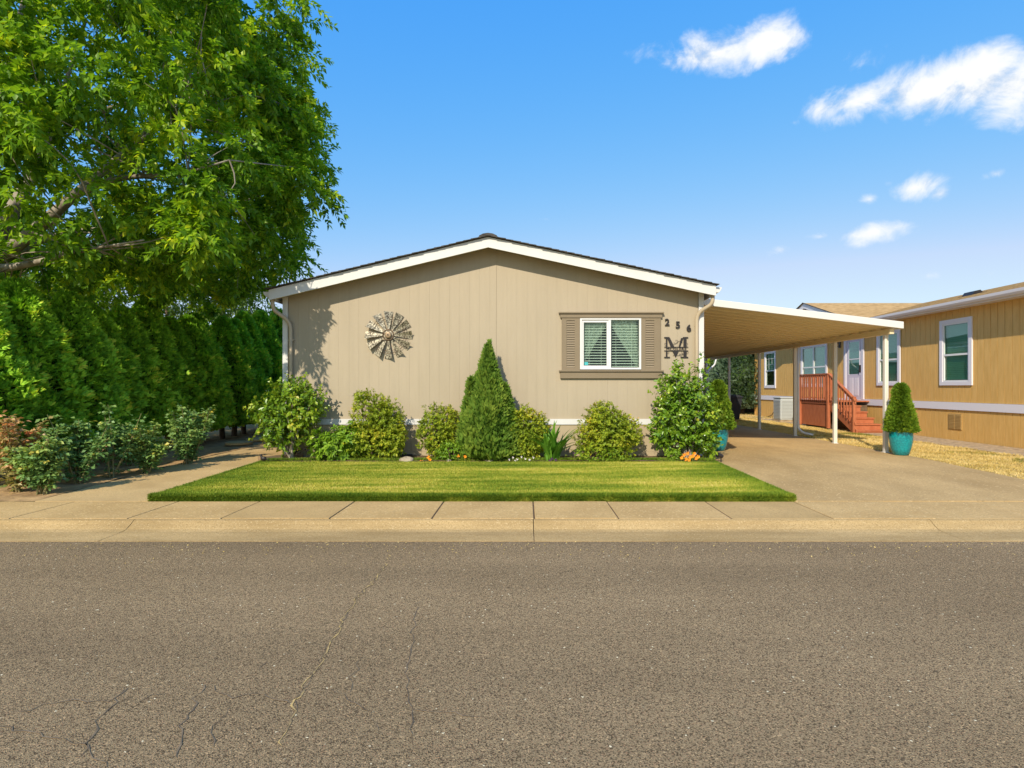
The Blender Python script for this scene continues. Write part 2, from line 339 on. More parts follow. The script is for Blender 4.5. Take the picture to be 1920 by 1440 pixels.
# ------------------------------------------------------------------ the setting
struct(obj('ground', MB().quad((-400,-300,-.32),(400,-300,-.32),(400,600,-.32),(-400,600,-.32)), 'ground'))
def sheet(name, x0, x1, ys, dz, m, nx=1):
    b = MB()
    for i in range(len(ys)-1):
        for k in range(nx):
            a = x0+(x1-x0)*k/nx; c = x0+(x1-x0)*(k+1)/nx; z0 = gz(ys[i])+dz; z1 = gz(ys[i+1])+dz
            b.quad((a,ys[i],z0),(c,ys[i],z0),(c,ys[i+1],z1),(a,ys[i+1],z1))
    return struct(obj(name, b, m))
sheet('yard_ground', -120, 120, [7.30,7.35,11,13,200], -.02, 'ground')
road = struct(obj('road', MB().quad((-120,-9,-.176),(120,-9,-.176),(120,5.80,-.176),(-120,5.80,-.176)), 'asphalt'))
def crack(name, pts, wd, m, seed, jag=.035):
    r = random.Random(seed); L = []; P = [((px-CX)*(H+.176)/(py-CY), F*(H+.176)/(py-CY)) for px, py in pts]
    fine = []
    for (a, b) in zip(P[:-1], P[1:]):
        n = max(2, int(math.dist(a, b)/.045))
        for i in range(n): t = i/n; fine.append((a[0]+(b[0]-a[0])*t+r.uniform(-jag,jag)*.6, a[1]+(b[1]-a[1])*t+r.uniform(-jag,jag)*.5))
    fine.append(P[-1]); b = MB(); vs = []; fs = []
    for i, (x, y) in enumerate(fine):
        q = fine[min(i+1,len(fine)-1)]; p = fine[max(i-1,0)]; dx, dy = q[0]-p[0], q[1]-p[1]; l = math.hypot(dx,dy) or 1
        h = wd*r.uniform(.15,1)*(.35 if i in (0,len(fine)-1) else 1); vs += [(x-dy/l*h,y+dx/l*h,-.173),(x+dy/l*h,y-dx/l*h,-.173)]
    for i in range(len(fine)-1): fs.append((2*i,2*i+1,2*i+3,2*i+2))
    b.add(vs, fs); return obj(name, b, m, road)
for i, (pts, wd, m) in enumerate([
    ([(733,1030),(722,1060),(700,1092),(672,1120),(648,1150),(635,1180),(612,1212),(600,1240),(578,1276),(560,1305),(545,1345),(530,1400)], .0075, 'cracksand'),
    ([(722,1060),(700,1092),(672,1120),(648,1150),(635,1180),(612,1212),(600,1240),(578,1276),(560,1305),(545,1345)], .0035, 'crack'),
    ([(782,1130),(774,1168),(776,1210),(758,1250),(762,1290),(768,1330),(775,1380)], .0045, 'crack'),
    ([(0,1345),(60,1330),(130,1312),(200,1318),(240,1290)], .0045, 'crack'), ([(240,1290),(200,1330),(180,1360),(150,1420)], .005, 'crack'),
    ([(380,1285),(362,1320),(345,1360),(330,1420)], .005, 'crack'), ([(395,1288),(435,1312),(480,1300),(545,1320)], .005, 'crack'),
    ([(230,1326),(290,1304),(340,1300)], .004, 'crack'), ([(485,1260),(500,1243)], .006, 'crack'), ([(682,1232),(660,1270),(655,1300)], .003, 'crack'),
    ([(620,1292),(650,1310),(690,1335),(710,1370)], .0035, 'crack'), ([(768,1330),(800,1335),(850,1338),(900,1345)], .004, 'crack'),
    ([(1860,1105),(1905,1124),(1960,1140)], .003, 'cracksand'), ([(430,1330),(405,1360),(400,1400)], .004, 'crack'), ([(0,1365),(90,1380),(170,1400),(200,1440)], .005,'crack')]):
    crack('road_crack', pts, wd, m, i)
# rolled kerb in cast lengths
prof = [(6.372,-.30),(6.372,-.080),(6.345,-.078),(6.315,-.086),(6.27,-.118),(6.20,-.155),(6.14,-.166),(5.79,-.171),(5.79,-.30)]
kerb = struct(bpy.data.objects.new('kerb', None)); C.objects.link(kerb)
kx = [-22,-17.6,-13.2,-8.9,-4.35,.09,4.5,9.0,13.5,18,22]
for a, b in zip(kx[:-1], kx[1:]):
    fixnormals(obj('kerb_length', MB().prism(prof, 'x', a+.004, b-.004), 'curb', kerb))
box('joint_bed', 'darksoil', kerb, -22, 22, 5.82, 6.36, -.30, -.178)
# sidewalk slabs
walk = struct(bpy.data.objects.new('sidewalk', None)); C.objects.link(walk)
box('joint_bed', 'darksoil', walk, -22, 22, 6.373, 7.341, -.30, -.0865)
sx = [-21.9,-20.7,-19.5,-18.4,-17.2,-16,-14.8,-13.6,-12.5,-11.3,-10.2,-9.1,-7.95,-6.95,-5.8,-4.47,-3.42,-2.2,-1.05,.10,1.05,2.32,3.46,4.62,5.8,7,8.15,9.3,10.5,11.7,12.8,14,15.2,16.4,17.5,18.7,20,21.2]
for a, b in zip(sx[:-1], sx[1:]):
    g = .009 if b < 3.6 else .004
    bevel(box('slab', random.choice(['concrete','concrete','concrete2','concrete3']), walk, a+g, b-g, 6.395, 7.335, -.20, -.08+RNG.uniform(-.003,.003)), .003, 1)
# driveway, walkway, beds
def polyprism(name, pts, z0, m, dz=.0):
    b = MB(); n = len(pts)
    vs = [(x,y,gz(y)+dz) for x,y in pts]+[(x,y,-.3) for x,y in pts]
    fs = [tuple(range(n))]+[(i,i+n,(i+1)%n+n,(i+1)%n) for i in range(n)]
    b.add(vs, fs); return fixnormals(obj(name, b, m))
drive = struct(bpy.data.objects.new('driveway', None)); C.objects.link(drive)
def dslab(x0, x1, y0, y1, m='drive'):
    b = MB(); b.add([(x0,y0,gz(y0)+.006),(x1,y0,gz(y0)+.006),(x1,y1,gz(y1)+.006),(x0,y1,gz(y1)+.006),(x0,y0,-.3),(x1,y0,-.3),(x1,y1,-.3),(x0,y1,-.3)],
        [(0,1,2,3),(0,4,5,1),(1,5,6,2),(2,6,7,3),(3,7,4,0)]); return obj('slab', b, m, drive)
ys = [7.343, 11.0, 14.6, 18.2, 21.8, 25.4]
for a, b in zip(ys[:-1], ys[1:]): dslab(3.49, 7.74, a+.002, b-.002)
path = struct(bpy.data.objects.new('side_path', None)); C.objects.link(path)
ys = [7.343, 9.2, 11.0, 12.9, 14.8, 18, 22]
for i, (a, b) in enumerate(zip(ys[:-1], ys[1:])):
    mb = MB(); x0 = -6.33; x1 = -4.87
    mb.add([(x0-(0.0 if i else .0),a+.003,gz(a)+.004),(x1,a+.003,gz(a)+.004),(x1,b-.003,gz(b)+.004),(x0,b-.003,gz(b)+.004),(x0,a+.003,-.3),(x1,a+.003,-.3),(x1,b-.003,-.3),(x0,b-.003,-.3)],
        [(0,1,2,3),(0,4,5,1),(1,5,6,2),(2,6,7,3),(3,7,4,0)]); obj('slab', mb, 'path', path)
def bumpy(name, x0, x1, y0, y1, dz, m, step=.12, amp=.025, seed=1):
    xs = np.arange(x0, x1+1e-6, (x1-x0)/max(2,int((x1-x0)/step))); yy = np.arange(y0, y1+1e-6, (y1-y0)/max(2,int((y1-y0)/step)))
    b = MB(); P = np.array([(x,y,0) for y in yy for x in xs]); z = vnoise(P, 4, seed)*amp
    b.v = [(p[0],p[1],gz(p[1])+dz+zz) for p, zz in zip(P, z)]; n = len(xs)
    b.f = [(j*n+i, j*n+i+1, (j+1)*n+i+1, (j+1)*n+i) for j in range(len(yy)-1) for i in range(n-1)]
    return struct(obj(name, b, m, smooth=True))
bumpy('rose_bed_soil', -12, -6.335, 7.345, 24, .008, 'soil', .16, .012)
bumpy('front_bed_soil', -4.94, 3.56, 10.45, 11.19, .04, 'darksoil', .1, .02)
struct(obj('neighbour_strip', MB().quad((9.95,9,.012),(11.16,9,.012),(11.16,30,.012),(9.95,30,.012)), 'gravel'))

# lawn: raised turf with blades
LX0, LX1, LY0, LY1 = -4.86, 3.48, 7.37, 10.58
TH = .088
b = MB(); b.add([(LX0,LY0,gz(LY0)+TH-.03),(LX1,LY0,gz(LY0)+TH-.03),(LX1,LY1,.02),(LX0,LY1,.02),(LX0,LY0,-.2),(LX1,LY0,-.2),(LX1,LY1,-.2),(LX0,LY1,-.2)],
    [(0,1,2,3),(0,4,5,1),(1,5,6,2),(2,6,7,3),(3,7,4,0)])
struct(obj('lawn_turf', b, 'turf'))
def blades(n, x0, x1, y0, y1, zf, hmin, hmax, seed, tintf, wd=.008, lean=.5):
    r = np.random.default_rng(seed); x = r.uniform(x0,x1,n); y = r.uniform(y0,y1,n); z = zf(x,y)
    P = np.stack([x,y,z],1); D = np.stack([r.normal(0,lean,n), r.normal(0,lean,n), np.ones(n)],1)
    return leafdata(P, D, r.normal(size=(n,3)), r.uniform(hmin,hmax,n), wd, tintf(P, r), .1)
GZ = np.vectorize(gz)
def ltint(P, r):
    st = np.sin(P[:,1]*9.5+vnoise(P*np.array([.25,1,1]),1.5,3)*2.2)
    pat = vnoise(P*np.array([.45,1.5,1]), 1.6, 5, 4)
    t = .46+.05*st+.38*pat+.28*vnoise(P*np.array([.35,2.4,1]),4,77,4)+r.normal(0,.14,len(P))
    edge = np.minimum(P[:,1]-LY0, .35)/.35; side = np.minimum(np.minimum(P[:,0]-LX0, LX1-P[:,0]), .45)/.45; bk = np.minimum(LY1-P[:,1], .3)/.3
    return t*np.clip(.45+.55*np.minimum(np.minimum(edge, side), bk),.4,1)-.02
topz = lambda x, y: GZ(y)+TH-.032+(y-LY0)/(LY1-LY0)*(.02-TH+.032)*1.0
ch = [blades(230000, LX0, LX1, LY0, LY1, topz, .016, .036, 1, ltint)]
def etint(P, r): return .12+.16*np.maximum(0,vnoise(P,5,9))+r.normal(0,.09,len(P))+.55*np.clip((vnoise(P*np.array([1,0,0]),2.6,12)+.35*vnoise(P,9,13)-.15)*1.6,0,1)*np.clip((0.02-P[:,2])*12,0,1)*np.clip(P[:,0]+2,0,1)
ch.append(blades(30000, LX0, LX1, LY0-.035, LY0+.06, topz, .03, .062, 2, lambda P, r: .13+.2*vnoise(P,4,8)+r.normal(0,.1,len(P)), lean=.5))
r = np.random.default_rng(5); n = 42000                                    # the overhanging cut edge along the sidewalk
x = r.uniform(LX0,LX1,n); z = r.uniform(-.085,-.005,n); P = np.stack([x, np.full(n,LY0-.005), z],1)
D = np.stack([r.normal(0,.45,n), -np.abs(r.normal(.5,.35,n)), r.normal(.35,.5,n)],1)
ch.append(leafdata(P, D, r.normal(size=(n,3)), r.uniform(.025,.055,n), .008, etint(P, r), .1))
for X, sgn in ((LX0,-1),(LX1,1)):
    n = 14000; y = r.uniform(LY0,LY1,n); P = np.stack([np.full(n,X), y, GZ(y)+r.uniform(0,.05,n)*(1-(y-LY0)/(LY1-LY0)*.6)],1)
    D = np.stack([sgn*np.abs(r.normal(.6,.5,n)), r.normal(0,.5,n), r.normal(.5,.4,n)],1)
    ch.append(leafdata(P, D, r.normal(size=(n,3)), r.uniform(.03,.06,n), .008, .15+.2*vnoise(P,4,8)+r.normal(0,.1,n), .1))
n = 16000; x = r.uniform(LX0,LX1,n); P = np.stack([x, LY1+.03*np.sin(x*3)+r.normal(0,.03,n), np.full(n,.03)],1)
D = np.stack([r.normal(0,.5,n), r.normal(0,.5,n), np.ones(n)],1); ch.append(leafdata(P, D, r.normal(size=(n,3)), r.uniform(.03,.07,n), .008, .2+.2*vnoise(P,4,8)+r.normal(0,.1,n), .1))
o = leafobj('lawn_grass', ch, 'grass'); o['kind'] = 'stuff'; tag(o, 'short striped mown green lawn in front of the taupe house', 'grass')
def dtint(P, r): return .62+.30*vnoise(P,2.0,21)+r.normal(0,.16,len(P))-np.where(vnoise(P,1.3,33)>.55,.45,0)
ch = [blades(90000, 7.76, 9.97, 8.2, 24.5, lambda x,y: GZ(y)-.015+.012*np.sin(x*7+y*5), .03, .075, 3, dtint, .010, .9),
      blades(40000, 9.9, 14.5, 7.4, 11, lambda x,y: GZ(y)-.015, .03, .075, 4, dtint, .010, .9),
      blades(16000, 7.76, 9.97, 7.4, 8.6, lambda x,y: GZ(y)-.015, .03, .07, 14, dtint, .010, .9),
      blades(26000, 7.7, 14, 24.5, 33, lambda x,y: GZ(y)-.015, .04, .1, 6, dtint, .014, .9)]
o = leafobj('dry_grass', ch, 'drygrass'); o['kind'] = 'stuff'; tag(o, 'straw coloured dry grass strip between driveway and ochre house', 'grass')

# ------------------------------------------------------------------ the taupe house
WY = 11.20; WX0, WX1 = -4.77, 3.51; BK = 27.5
PX, PZ = -.71, 4.26; EL = (-4.90, 3.25); ER = (3.64, 3.336)      # top edge of the rake boards at peak, left and right
RY = 10.86                                                        # front of the rake boards
house = thing('house', 'taupe manufactured house with white trim behind the flower bed', 'house', (-.63, WY, 0))
def rooftop(x):
    return EL[1]+(PZ-EL[1])*(x-EL[0])/(PX-EL[0]) if x < PX else PZ+(ER[1]-PZ)*(x-PX)/(ER[0]-PX)
ZB = .66                                                          # underside of siding / white band
OPN = (1.09, 2.26, 1.755, 2.735)                                  # window opening x0 x1 z0 z1
def gable_piece(name, x0, x1, z0, z1, m, y0, y1, par):
    """vertical board between y0 (front) and y1; z1 None = up to the roof"""
    xs = [x0] + ([PX] if x0 < PX < x1 and z1 is None else []) + [x1]
    top = [(x, rooftop(x)-.10) if z1 is None else (x, z1) for x in xs]
    return fixnormals(obj(name, MB().prism([(x0,z0)]+top+[(x1,z0)], 'y', y0, y1), m, par))
def cut_board(name, a, b, m, y0, y1, par):
    X0, X1, Z0, Z1 = OPN
    if b <= X0 or a >= X1: gable_piece(name, a, b, ZB, None, m, y0, y1, par); return
    if a < X0: gable_piece(name, a, X0, ZB, None, m, y0, y1, par)
    if b > X1: gable_piece(name, X1, b, ZB, None, m, y0, y1, par)
    p, q = max(a,X0), min(b,X1); gable_piece(name, p, q, ZB, Z0, m, y0, y1, par); gable_piece(name, p, q, Z1, None, m, y0, y1, par)
x = WX0+.11; k = 0
while x < WX1-.11:
    e = min(x+(.206 if k % 2 else .19), WX1-.11)
    if abs(e-(-.567)) < .1: e = -.567
    g = .005 if e == -.567 else .0008
    cut_board('siding_board', x+.0004, e-g, 'siding', WY+.007, WY+.016, house); x = e; k += 1
cut_board('wall_backing', WX0, OPN[0], 'siding', WY+.0165, WY+.10, house); cut_board('wall_backing', OPN[0], OPN[1], 'siding', WY+.0165, WY+.10, house); cut_board('wall_backing', OPN[1], WX1, 'siding', WY+.0165, WY+.10, house)
for s, X in ((-1,WX0),(1,WX1)):
    box('side_wall', 'siding', house, X if s<0 else X-.08, X+.08 if s<0 else X, WY+.11, BK, .0, 3.1)
box('rear_wall', 'siding', house, WX0+.09, WX1-.09, BK-.1, BK, 0, 3.2)
for X0, X1 in ((WX0, WX0+.10),(WX1-.10, WX1)):
    box('corner_board', 'white', house, X0, X1, WY-.022, WY+.0, .02, rooftop((X0+X1)/2)-.12)
box('belly_band', 'white', house, WX0+.10, WX1-.10, WY-.025, WY+.0, .655, .765)
x = WX0+.10; k = 0
while x < WX1-.12:
    e = min(x+1.21, WX1-.10); box('skirting_panel', 'skirt', house, x+.0025, e-.0025, WY-.004, WY+.02, .12, .652); x = e
box('base_rail', 'white', house, WX0+.10, WX1-.10, WY-.012, WY+.01, .0, .035); box('base_board','skirt',house,WX0+.10,WX1-.10,WY-.001,WY+.02,.036,.118)
# roof
roof = fixnormals(obj('roof', MB().prism([(EL[0],EL[1]+.0),(PX,PZ+.0),(ER[0],ER[1]),(ER[0],ER[1]-.035),(PX,PZ-.035),(EL[0],EL[1]-.035)], 'y', RY+.03, BK+.3), 'siding2', house))
for (xa, za), s in ((EL,1),(ER,-1)):
    n = 30; dx = (PX-xa)/n; dz = (PZ-za)/n
    for i in range(n+1):
        X0 = xa+dx*(i-.35); X1 = xa+dx*(i+1.02 if i < n else i+.3); Z0 = za+dz*(i-.35)+.016; Z1 = za+dz*(i+1.02 if i<n else i+.3)+.005
        fr = RY-.065+RNG.uniform(-.012,.012)
        fixnormals(obj('shingle_course', MB().prism([(X0,Z0),(X1,Z1),(X1,Z1+.012),(X0,Z0+.014)], 'y', fr, BK+.32), 'shingle', roof))
fixnormals(obj('ridge_cap', MB().prism([(PX-.17,PZ-.012),(PX,PZ+.03),(PX+.17,PZ-.012),(PX+.17,PZ+.018),(PX+.09,PZ+.055),(PX,PZ+.068),(PX-.09,PZ+.055),(PX-.17,PZ+.018)], 'y', RY-.04, BK+.3), 'shingle', roof))
for (xa, za) in (EL, ER):
    fixnormals(obj('rake_board', MB().prism([(xa,za-.002),(PX,PZ-.002),(PX,PZ-.198),(xa,za-.198)], 'y', RY, RY+.03), 'white', house))
    dzz = .012
    fixnormals(obj('soffit', MB().prism([(xa,za-.12),(PX,PZ-.12),(PX,PZ-.135),(xa,za-.135)], 'y', RY+.031, WY-.001), 'siding', house))
    fixnormals(obj('eave_board', MB().box(min(xa,xa*1.0)-.0 if xa<0 else xa-.03, xa+.03 if xa<0 else xa, RY+.031, BK+.2, za-.19, za-.04), 'white', house))
    s = -1 if xa < 0 else 1
    gp = [(xa+s*.002,za-.03),(xa+s*.002,za-.13),(xa+s*.07,za-.13),(xa+s*.115,za-.075),(xa+s*.13,za-.03),(xa+s*.118,za-.03),(xa+s*.105,za-.072),(xa+s*.065,za-.118),(xa+s*.014,za-.118),(xa+s*.014,za-.03)]
    g = fixnormals(obj('gutter', MB().prism(gp, 'y', RY+.05, BK+.1), 'white', house))
    obj('gutter_end_cap', MB().prism([gp[0],gp[1],gp[2],gp[3],gp[4]], 'y', RY+.045, RY+.05), 'white', g)
def roundpath(pts, n=6):
    """rounds corners of a polyline"""
    out = [Vector(pts[0])]
    for a, b, c in zip(pts[:-2], pts[1:-1], pts[2:]):
        a, b, c = Vector(a), Vector(b), Vector(c); l = min((a-b).length, (c-b).length)*.45
        p = b+(a-b).normalized()*l; q = b+(c-b).normalized()*l
        for i in range(n+1):
            t = i/n; out.append(p*(1-t)**2+b*2*t*(1-t)+q*t*t)
    out.append(Vector(pts[-1])); return out
xl = EL[0]+.03; xr = ER[0]-.03
ds = obj('downspout', MB().tube(roundpath([(xl,RY+.1,EL[1]-.13),(xl,RY+.1,EL[1]-.36),(-4.60,WY-.05,EL[1]-.58),(-4.60,WY-.05,EL[1]-.95),(-4.60,WY-.05,.14)]), .038, 10), 'downspout', house, True)
for z in (2.3, 1.0): box('strap', 'downspout', ds, -4.655, -4.545, WY-.06, WY-.0, z, z+.025)
ds = obj('downspout', MB().tube(roundpath([(xr,RY+.1,ER[1]-.13),(xr,RY+.1,ER[1]-.34),(3.36,WY-.05,ER[1]-.50),(3.36,WY-.05,ER[1]-.9),(3.36,WY-.05,.14)]), .038, 10), 'downspout', house, True)
for z in (1.0,): box('strap', 'downspout', ds, 3.305, 3.415, WY-.06, WY-.0, z, z+.025)
# window with shutters
win = obj('window', MB().box(1.075,2.275,WY-.028,WY+.03,2.715,2.752).box(1.075,2.275,WY-.028,WY+.03,1.74,1.775).box(1.075,1.112,WY-.0281,WY+.03,1.7751,2.7149).box(2.238,2.275,WY-.0281,WY+.03,1.7751,2.7149), 'white2', house)
def zb(name, m, *b): return box(name, m, win, *b)
zb('meeting_rail','white2',1.632,1.684,WY-.018,WY+.028,1.776,2.714)
f = obj('sash', MB().box(1.113,1.631,WY-.012,WY+.018,2.665,2.70).box(1.113,1.631,WY-.012,WY+.018,1.777,1.815).box(1.118,1.148,WY-.0121,WY+.018,1.816,2.664).box(1.60,1.631,WY-.0121,WY+.018,1.816,2.664), 'white2', win)
zb('pane','glass',1.149,1.599,WY+.005,WY+.009,1.815,2.665); zb('pane','glass',1.685,2.237,WY+.010,WY+.014,1.776,2.714)
zb('sticker','sticker',1.165,1.235,WY+.0020,WY+.0045,1.825,1.885)
for i in range(17):
    z = 1.795+i*.0535; sl_ = MB().add([(1.125,WY+.055,z),(2.225,WY+.055,z),(2.225,WY+.100,z+.012),(1.125,WY+.100,z+.012),(1.125,WY+.055,z+.004),(2.225,WY+.055,z+.004),(2.225,WY+.100,z+.016),(1.125,WY+.100,z+.016)],[(0,3,2,1),(4,5,6,7),(0,1,5,4),(1,2,6,5),(2,3,7,6),(3,0,4,7)])
    obj('blind_slat', sl_, 'blind', win)
zb('blind_rail','blind',1.12,2.23,WY+.055,WY+.095,2.70,2.735)
for X in (1.26,1.50,1.79,2.10): zb('blind_cord','blind',X,X+.004,WY+.056,WY+.059,1.79,2.70)
def curtain(x_out, x_top, x_bot, seed):
    b = MB(); n, mrows = 34, 20; vs = []
    for j in range(mrows+1):
        t = j/mrows; z = 2.72-t*.96
        xi = x_top+(x_bot-x_top)*min(1,(t/.92))**1.05
        for i in range(n+1):
            u = i/n; X = x_out+(xi-x_out)*u; y = WY+.135+.018*math.sin(u*20+seed)+.008*math.sin(u*44+t*7)
            vs.append((X, y, z+.012*math.sin(u*31)*(t>.95)))
    fs = [(j*(n+1)+i, j*(n+1)+i+1, (j+1)*(n+1)+i+1, (j+1)*(n+1)+i) for j in range(mrows) for i in range(n)]
    b.add(vs, fs); return obj('lace_curtain', b, 'lace', win, True)
curtain(1.10, 1.66, 1.15, 1); curtain(2.255, 1.665, 2.18, 2)
obj('room', MB().quad((.4,WY+1.6,1),(3.2,WY+1.6,1),(3.2,WY+1.6,3),(.4,WY+1.6,3)).quad((.4,WY+.12,1.0),(3.2,WY+.12,1.0),(3.2,WY+1.6,1.0),(.4,WY+1.6,1.0)).quad((.4,WY+.12,3),(3.2,WY+.12,3),(3.2,WY+1.6,3),(.4,WY+1.6,3)).quad((.4,WY+.12,1),(.4,WY+1.6,1),(.4,WY+1.6,3),(.4,WY+.12,3)).quad((3.2,WY+.12,1),(3.2,WY+1.6,1),(3.2,WY+1.6,3),(3.2,WY+.12,3)), 'room', win)
tr = obj('window_head', MB().box(.685,2.685,WY-.045,WY-.001,2.755,2.835), 'trimtaupe', house); box('head_cap','trimtaupe',tr,.655,2.715,WY-.075,WY-.001,2.836,2.862)
tr = obj('window_sill', MB().box(.685,2.685,WY-.045,WY-.001,1.565,1.695), 'trimtaupe', house); box('sill_cap','trimtaupe',tr,.66,2.71,WY-.075,WY-.001,1.696,1.722)
for X0, X1, La, Lb in ((.715,1.073,.81,.97),(2.277,2.66,2.36,2.53)):
    sh = obj('shutter', MB().box(X0,La,WY-.03,WY-.001,1.723,2.754).box(Lb,X1,WY-.03,WY-.001,1.723,2.754).box(La+.0005,Lb-.0005,WY-.0301,WY-.001,2.70,2.754).box(La+.0005,Lb-.0005,WY-.0301,WY-.001,1.723,1.775), 'trimtaupe', house)
    n = 20
    for i in range(n):
        z = 1.778+i*.046
        obj('louver', MB().add([(La,WY-.030,z),(Lb,WY-.030,z),(Lb,WY-.012,z+.043),(La,WY-.012,z+.043),(La,WY-.001,z),(Lb,WY-.001,z),(Lb,WY-.001,z+.043),(La,WY-.001,z+.043)],[(0,1,2,3),(4,7,6,5),(0,4,5,1),(3,2,6,7),(0,3,7,4),(1,5,6,2)]), 'trimtaupe', sh)

# house number, monogram, windmill wall decoration
def textmesh(name, s, size, x, y, z, m, parent=None, depth=.008, off=0., xs=1., origin=None):
    cu = bpy.data.curves.new('t','FONT'); cu.body = s; cu.size = size; cu.extrude = depth; cu.bevel_depth = off; cu.align_x = 'CENTER'
    t = bpy.data.objects.new('t', cu); C.objects.link(t); bpy.context.view_layer.update()
    me = bpy.data.meshes.new_from_object(t.evaluated_get(bpy.context.evaluated_depsgraph_get())); bpy.data.objects.remove(t)
    b = MB(); b.v = [(v.co.x*xs+x, y-v.co.z, v.co.y+z) for v in me.vertices]; b.f = [tuple(p.vertices) for p in me.polygons]; bpy.data.meshes.remove(me)
    return obj(name, b, m, parent, origin=origin)
for d, px, py in (('2',1250.5,604),('5',1270.5,609),('6',1291,615)):
    X = (px-CX)/95.2; Z = H+(CY-py)/95.2
    tag(textmesh('house_number', d, .185, X, WY-.014, Z-.066, 'black', depth=.006, off=.005, origin=(X,WY,Z)), {'2':'black house number two, highest digit and nearest the window','5':'black house number five between the other two digits','6':'black house number six, lowest digit beside the downspout'}[d], 'house number', 'house number digits')
X0, X1 = (1245-CX)/95.2, (1290-CX)/95.2; Z1, Z0 = H+(CY-632)/95.2, H+(CY-671)/95.2
mono = thing('monogram_sign', 'dark metal monogram M name sign under the house number', 'sign', ((X0+X1)/2, WY, Z0))
def poly(mb, pts, y0, y1): return mb.prism([(X0+(X1-X0)*u, Z0+(Z1-Z0)*v) for u, v in pts], 'y', y0, y1)
ya, yb = WY-.016, WY-.008
mb = MB()
for P in ([(.0,1),(.22,1),(.22,.95),(.0,.95)],[(.78,1),(1,1),(1,.95),(.78,.95)],[(.07,.95),(.13,.95),(.13,.53),(.07,.53)],[(.8,.95),(.93,.95),(.93,.53),(.8,.53)],[(.13,.95),(.24,.95),(.42,.53),(.27,.53)],[(.70,.95),(.79,.95),(.66,.53),(.60,.53)],
          [(.07,.33),(.13,.33),(.13,.05),(.07,.05)],[(.80,.33),(.93,.33),(.93,.05),(.80,.05)],[(0,0),(.24,0),(.24,.05),(0,.05)],[(.68,0),(1,0),(1,.05),(.68,.05)],[(.34,.33),(.60,.33),(.47,.02)]): poly(mb, P, ya, yb)
fixnormals(obj('letter_m', mb, 'black', mono))
mb = MB(); poly(mb, [(0,.53),(1,.53),(1,.505),(0,.505)], ya-.001, yb-.001); poly(mb, [(0,.355),(1,.355),(1,.33),(0,.33)], ya-.001, yb-.001); fixnormals(obj('banner_bar', mb, 'black', mono))
textmesh('name_lettering', 'MCGUIRE', .085, (X0+X1)/2, ya+.004, Z0+(Z1-Z0)*.365, 'black', mono, .004, .0, 1.12)
def curl(u, v, r, a0, turns, sx=1):
    pts = []
    for i in range(22):
        t = i/21; a = a0+turns*6.283*t; rr = r*(1-.75*t); pts.append((X0+(X1-X0)*u+sx*rr*math.cos(a), WY-.011, Z0+(Z1-Z0)*v+rr*math.sin(a)))
    return MB().tube(pts, .0026, 5)
for a in ((.50,.80,.05,3.5,.9,1),(.04,.66,.03,4.5,1,1),(.95,.66,.03,4.5,1,-1),(.68,.17,.045,1.2,-1,1),(.17,.26,.03,1.5,1,1),(.95,.25,.03,1.5,1,-1)):
    obj('scroll', curl(*a), 'black', mono)
for p in ([(.38,.66),(.46,.66),(.58,.80),(.70,.80),(.76,.72)],[(.36,.1),(.45,.17),(.6,.10),(.74,.2),(.8,.18)]):
    obj('scroll', MB().tube(roundpath([(X0+(X1-X0)*u, WY-.011, Z0+(Z1-Z0)*v) for u, v in p]), .0035, 5), 'black', mono)

WX, WZ = (729.5-CX)/95.2, H+(CY-628.5)/95.2
wm = thing('windmill_wall_decoration', 'round weathered metal windmill decoration hung on the taupe wall', 'wall decoration', (WX, WY, WZ))
prng = random.Random(4)
for k in range(12):
    a = math.pi/2-k*math.pi/6; ca, sa = math.cos(a), math.sin(a); b = MB(); n = 6; vs = []
    tw = .048
    for i in range(n+1):
        t = i/n; rr = .115+(.462-.115)*t; hw = .016+.066*t
        for q, s in enumerate((-1, 0, 1)):
            X = WX+ca*rr-sa*hw*s; Z = WZ+sa*rr+ca*hw*s; y = WY-.045-s*tw*t+(.018*t if s == 0 else 0)
            vs.append((X,y,Z))
    fs = [(i*3+j, i*3+j+1, i*3+j+4, i*3+j+3) for i in range(n) for j in range(2)]
    b.add(vs, fs); o = obj('blade', b, 'rust', wm); md = o.modifiers.new('thickness','SOLIDIFY'); md.thickness = .003
def ring(r, y, rad, k=48): return MB().tube([(WX+r*math.cos(2*math.pi*i/k), y, WZ+r*math.sin(2*math.pi*i/k)) for i in range(k+1)], rad, 6)
obj('wire_ring', ring(.36, WY-.035, .004), 'rustdark', wm); obj('wire_ring', ring(.31, WY-.035, .004), 'rustdark', wm)
obj('hub_ring', ring(.102, WY-.06, .010), 'rustdark', wm, True)
def disc(r0, r1, y0, y1, cx, cz, m, nm):
    b = MB(); k = 36; vs = []
    for r, y in ((r0,y0),(r1,y1),(r1*.6,y1-.004),(.001,y1-.005)):
        vs += [(cx+r*math.cos(2*math.pi*i/k), y, cz+r*math.sin(2*math.pi*i/k)) for i in range(k)]
    b.add(vs, [(a*k+i, a*k+(i+1)%k, (a+1)*k+(i+1)%k, (a+1)*k+i) for a in range(3) for i in range(k)]); return fixnormals(obj(nm, b, m, wm, True))
disc(.10,.098,WY-.05,WY-.055,WX,WZ,'rust','hub_plate'); disc(.07,.066,WY-.06,WY-.09,WX,WZ,'hub','hub'); disc(.014,.012,WY-.095,WY-.105,WX,WZ,'black','bolt')

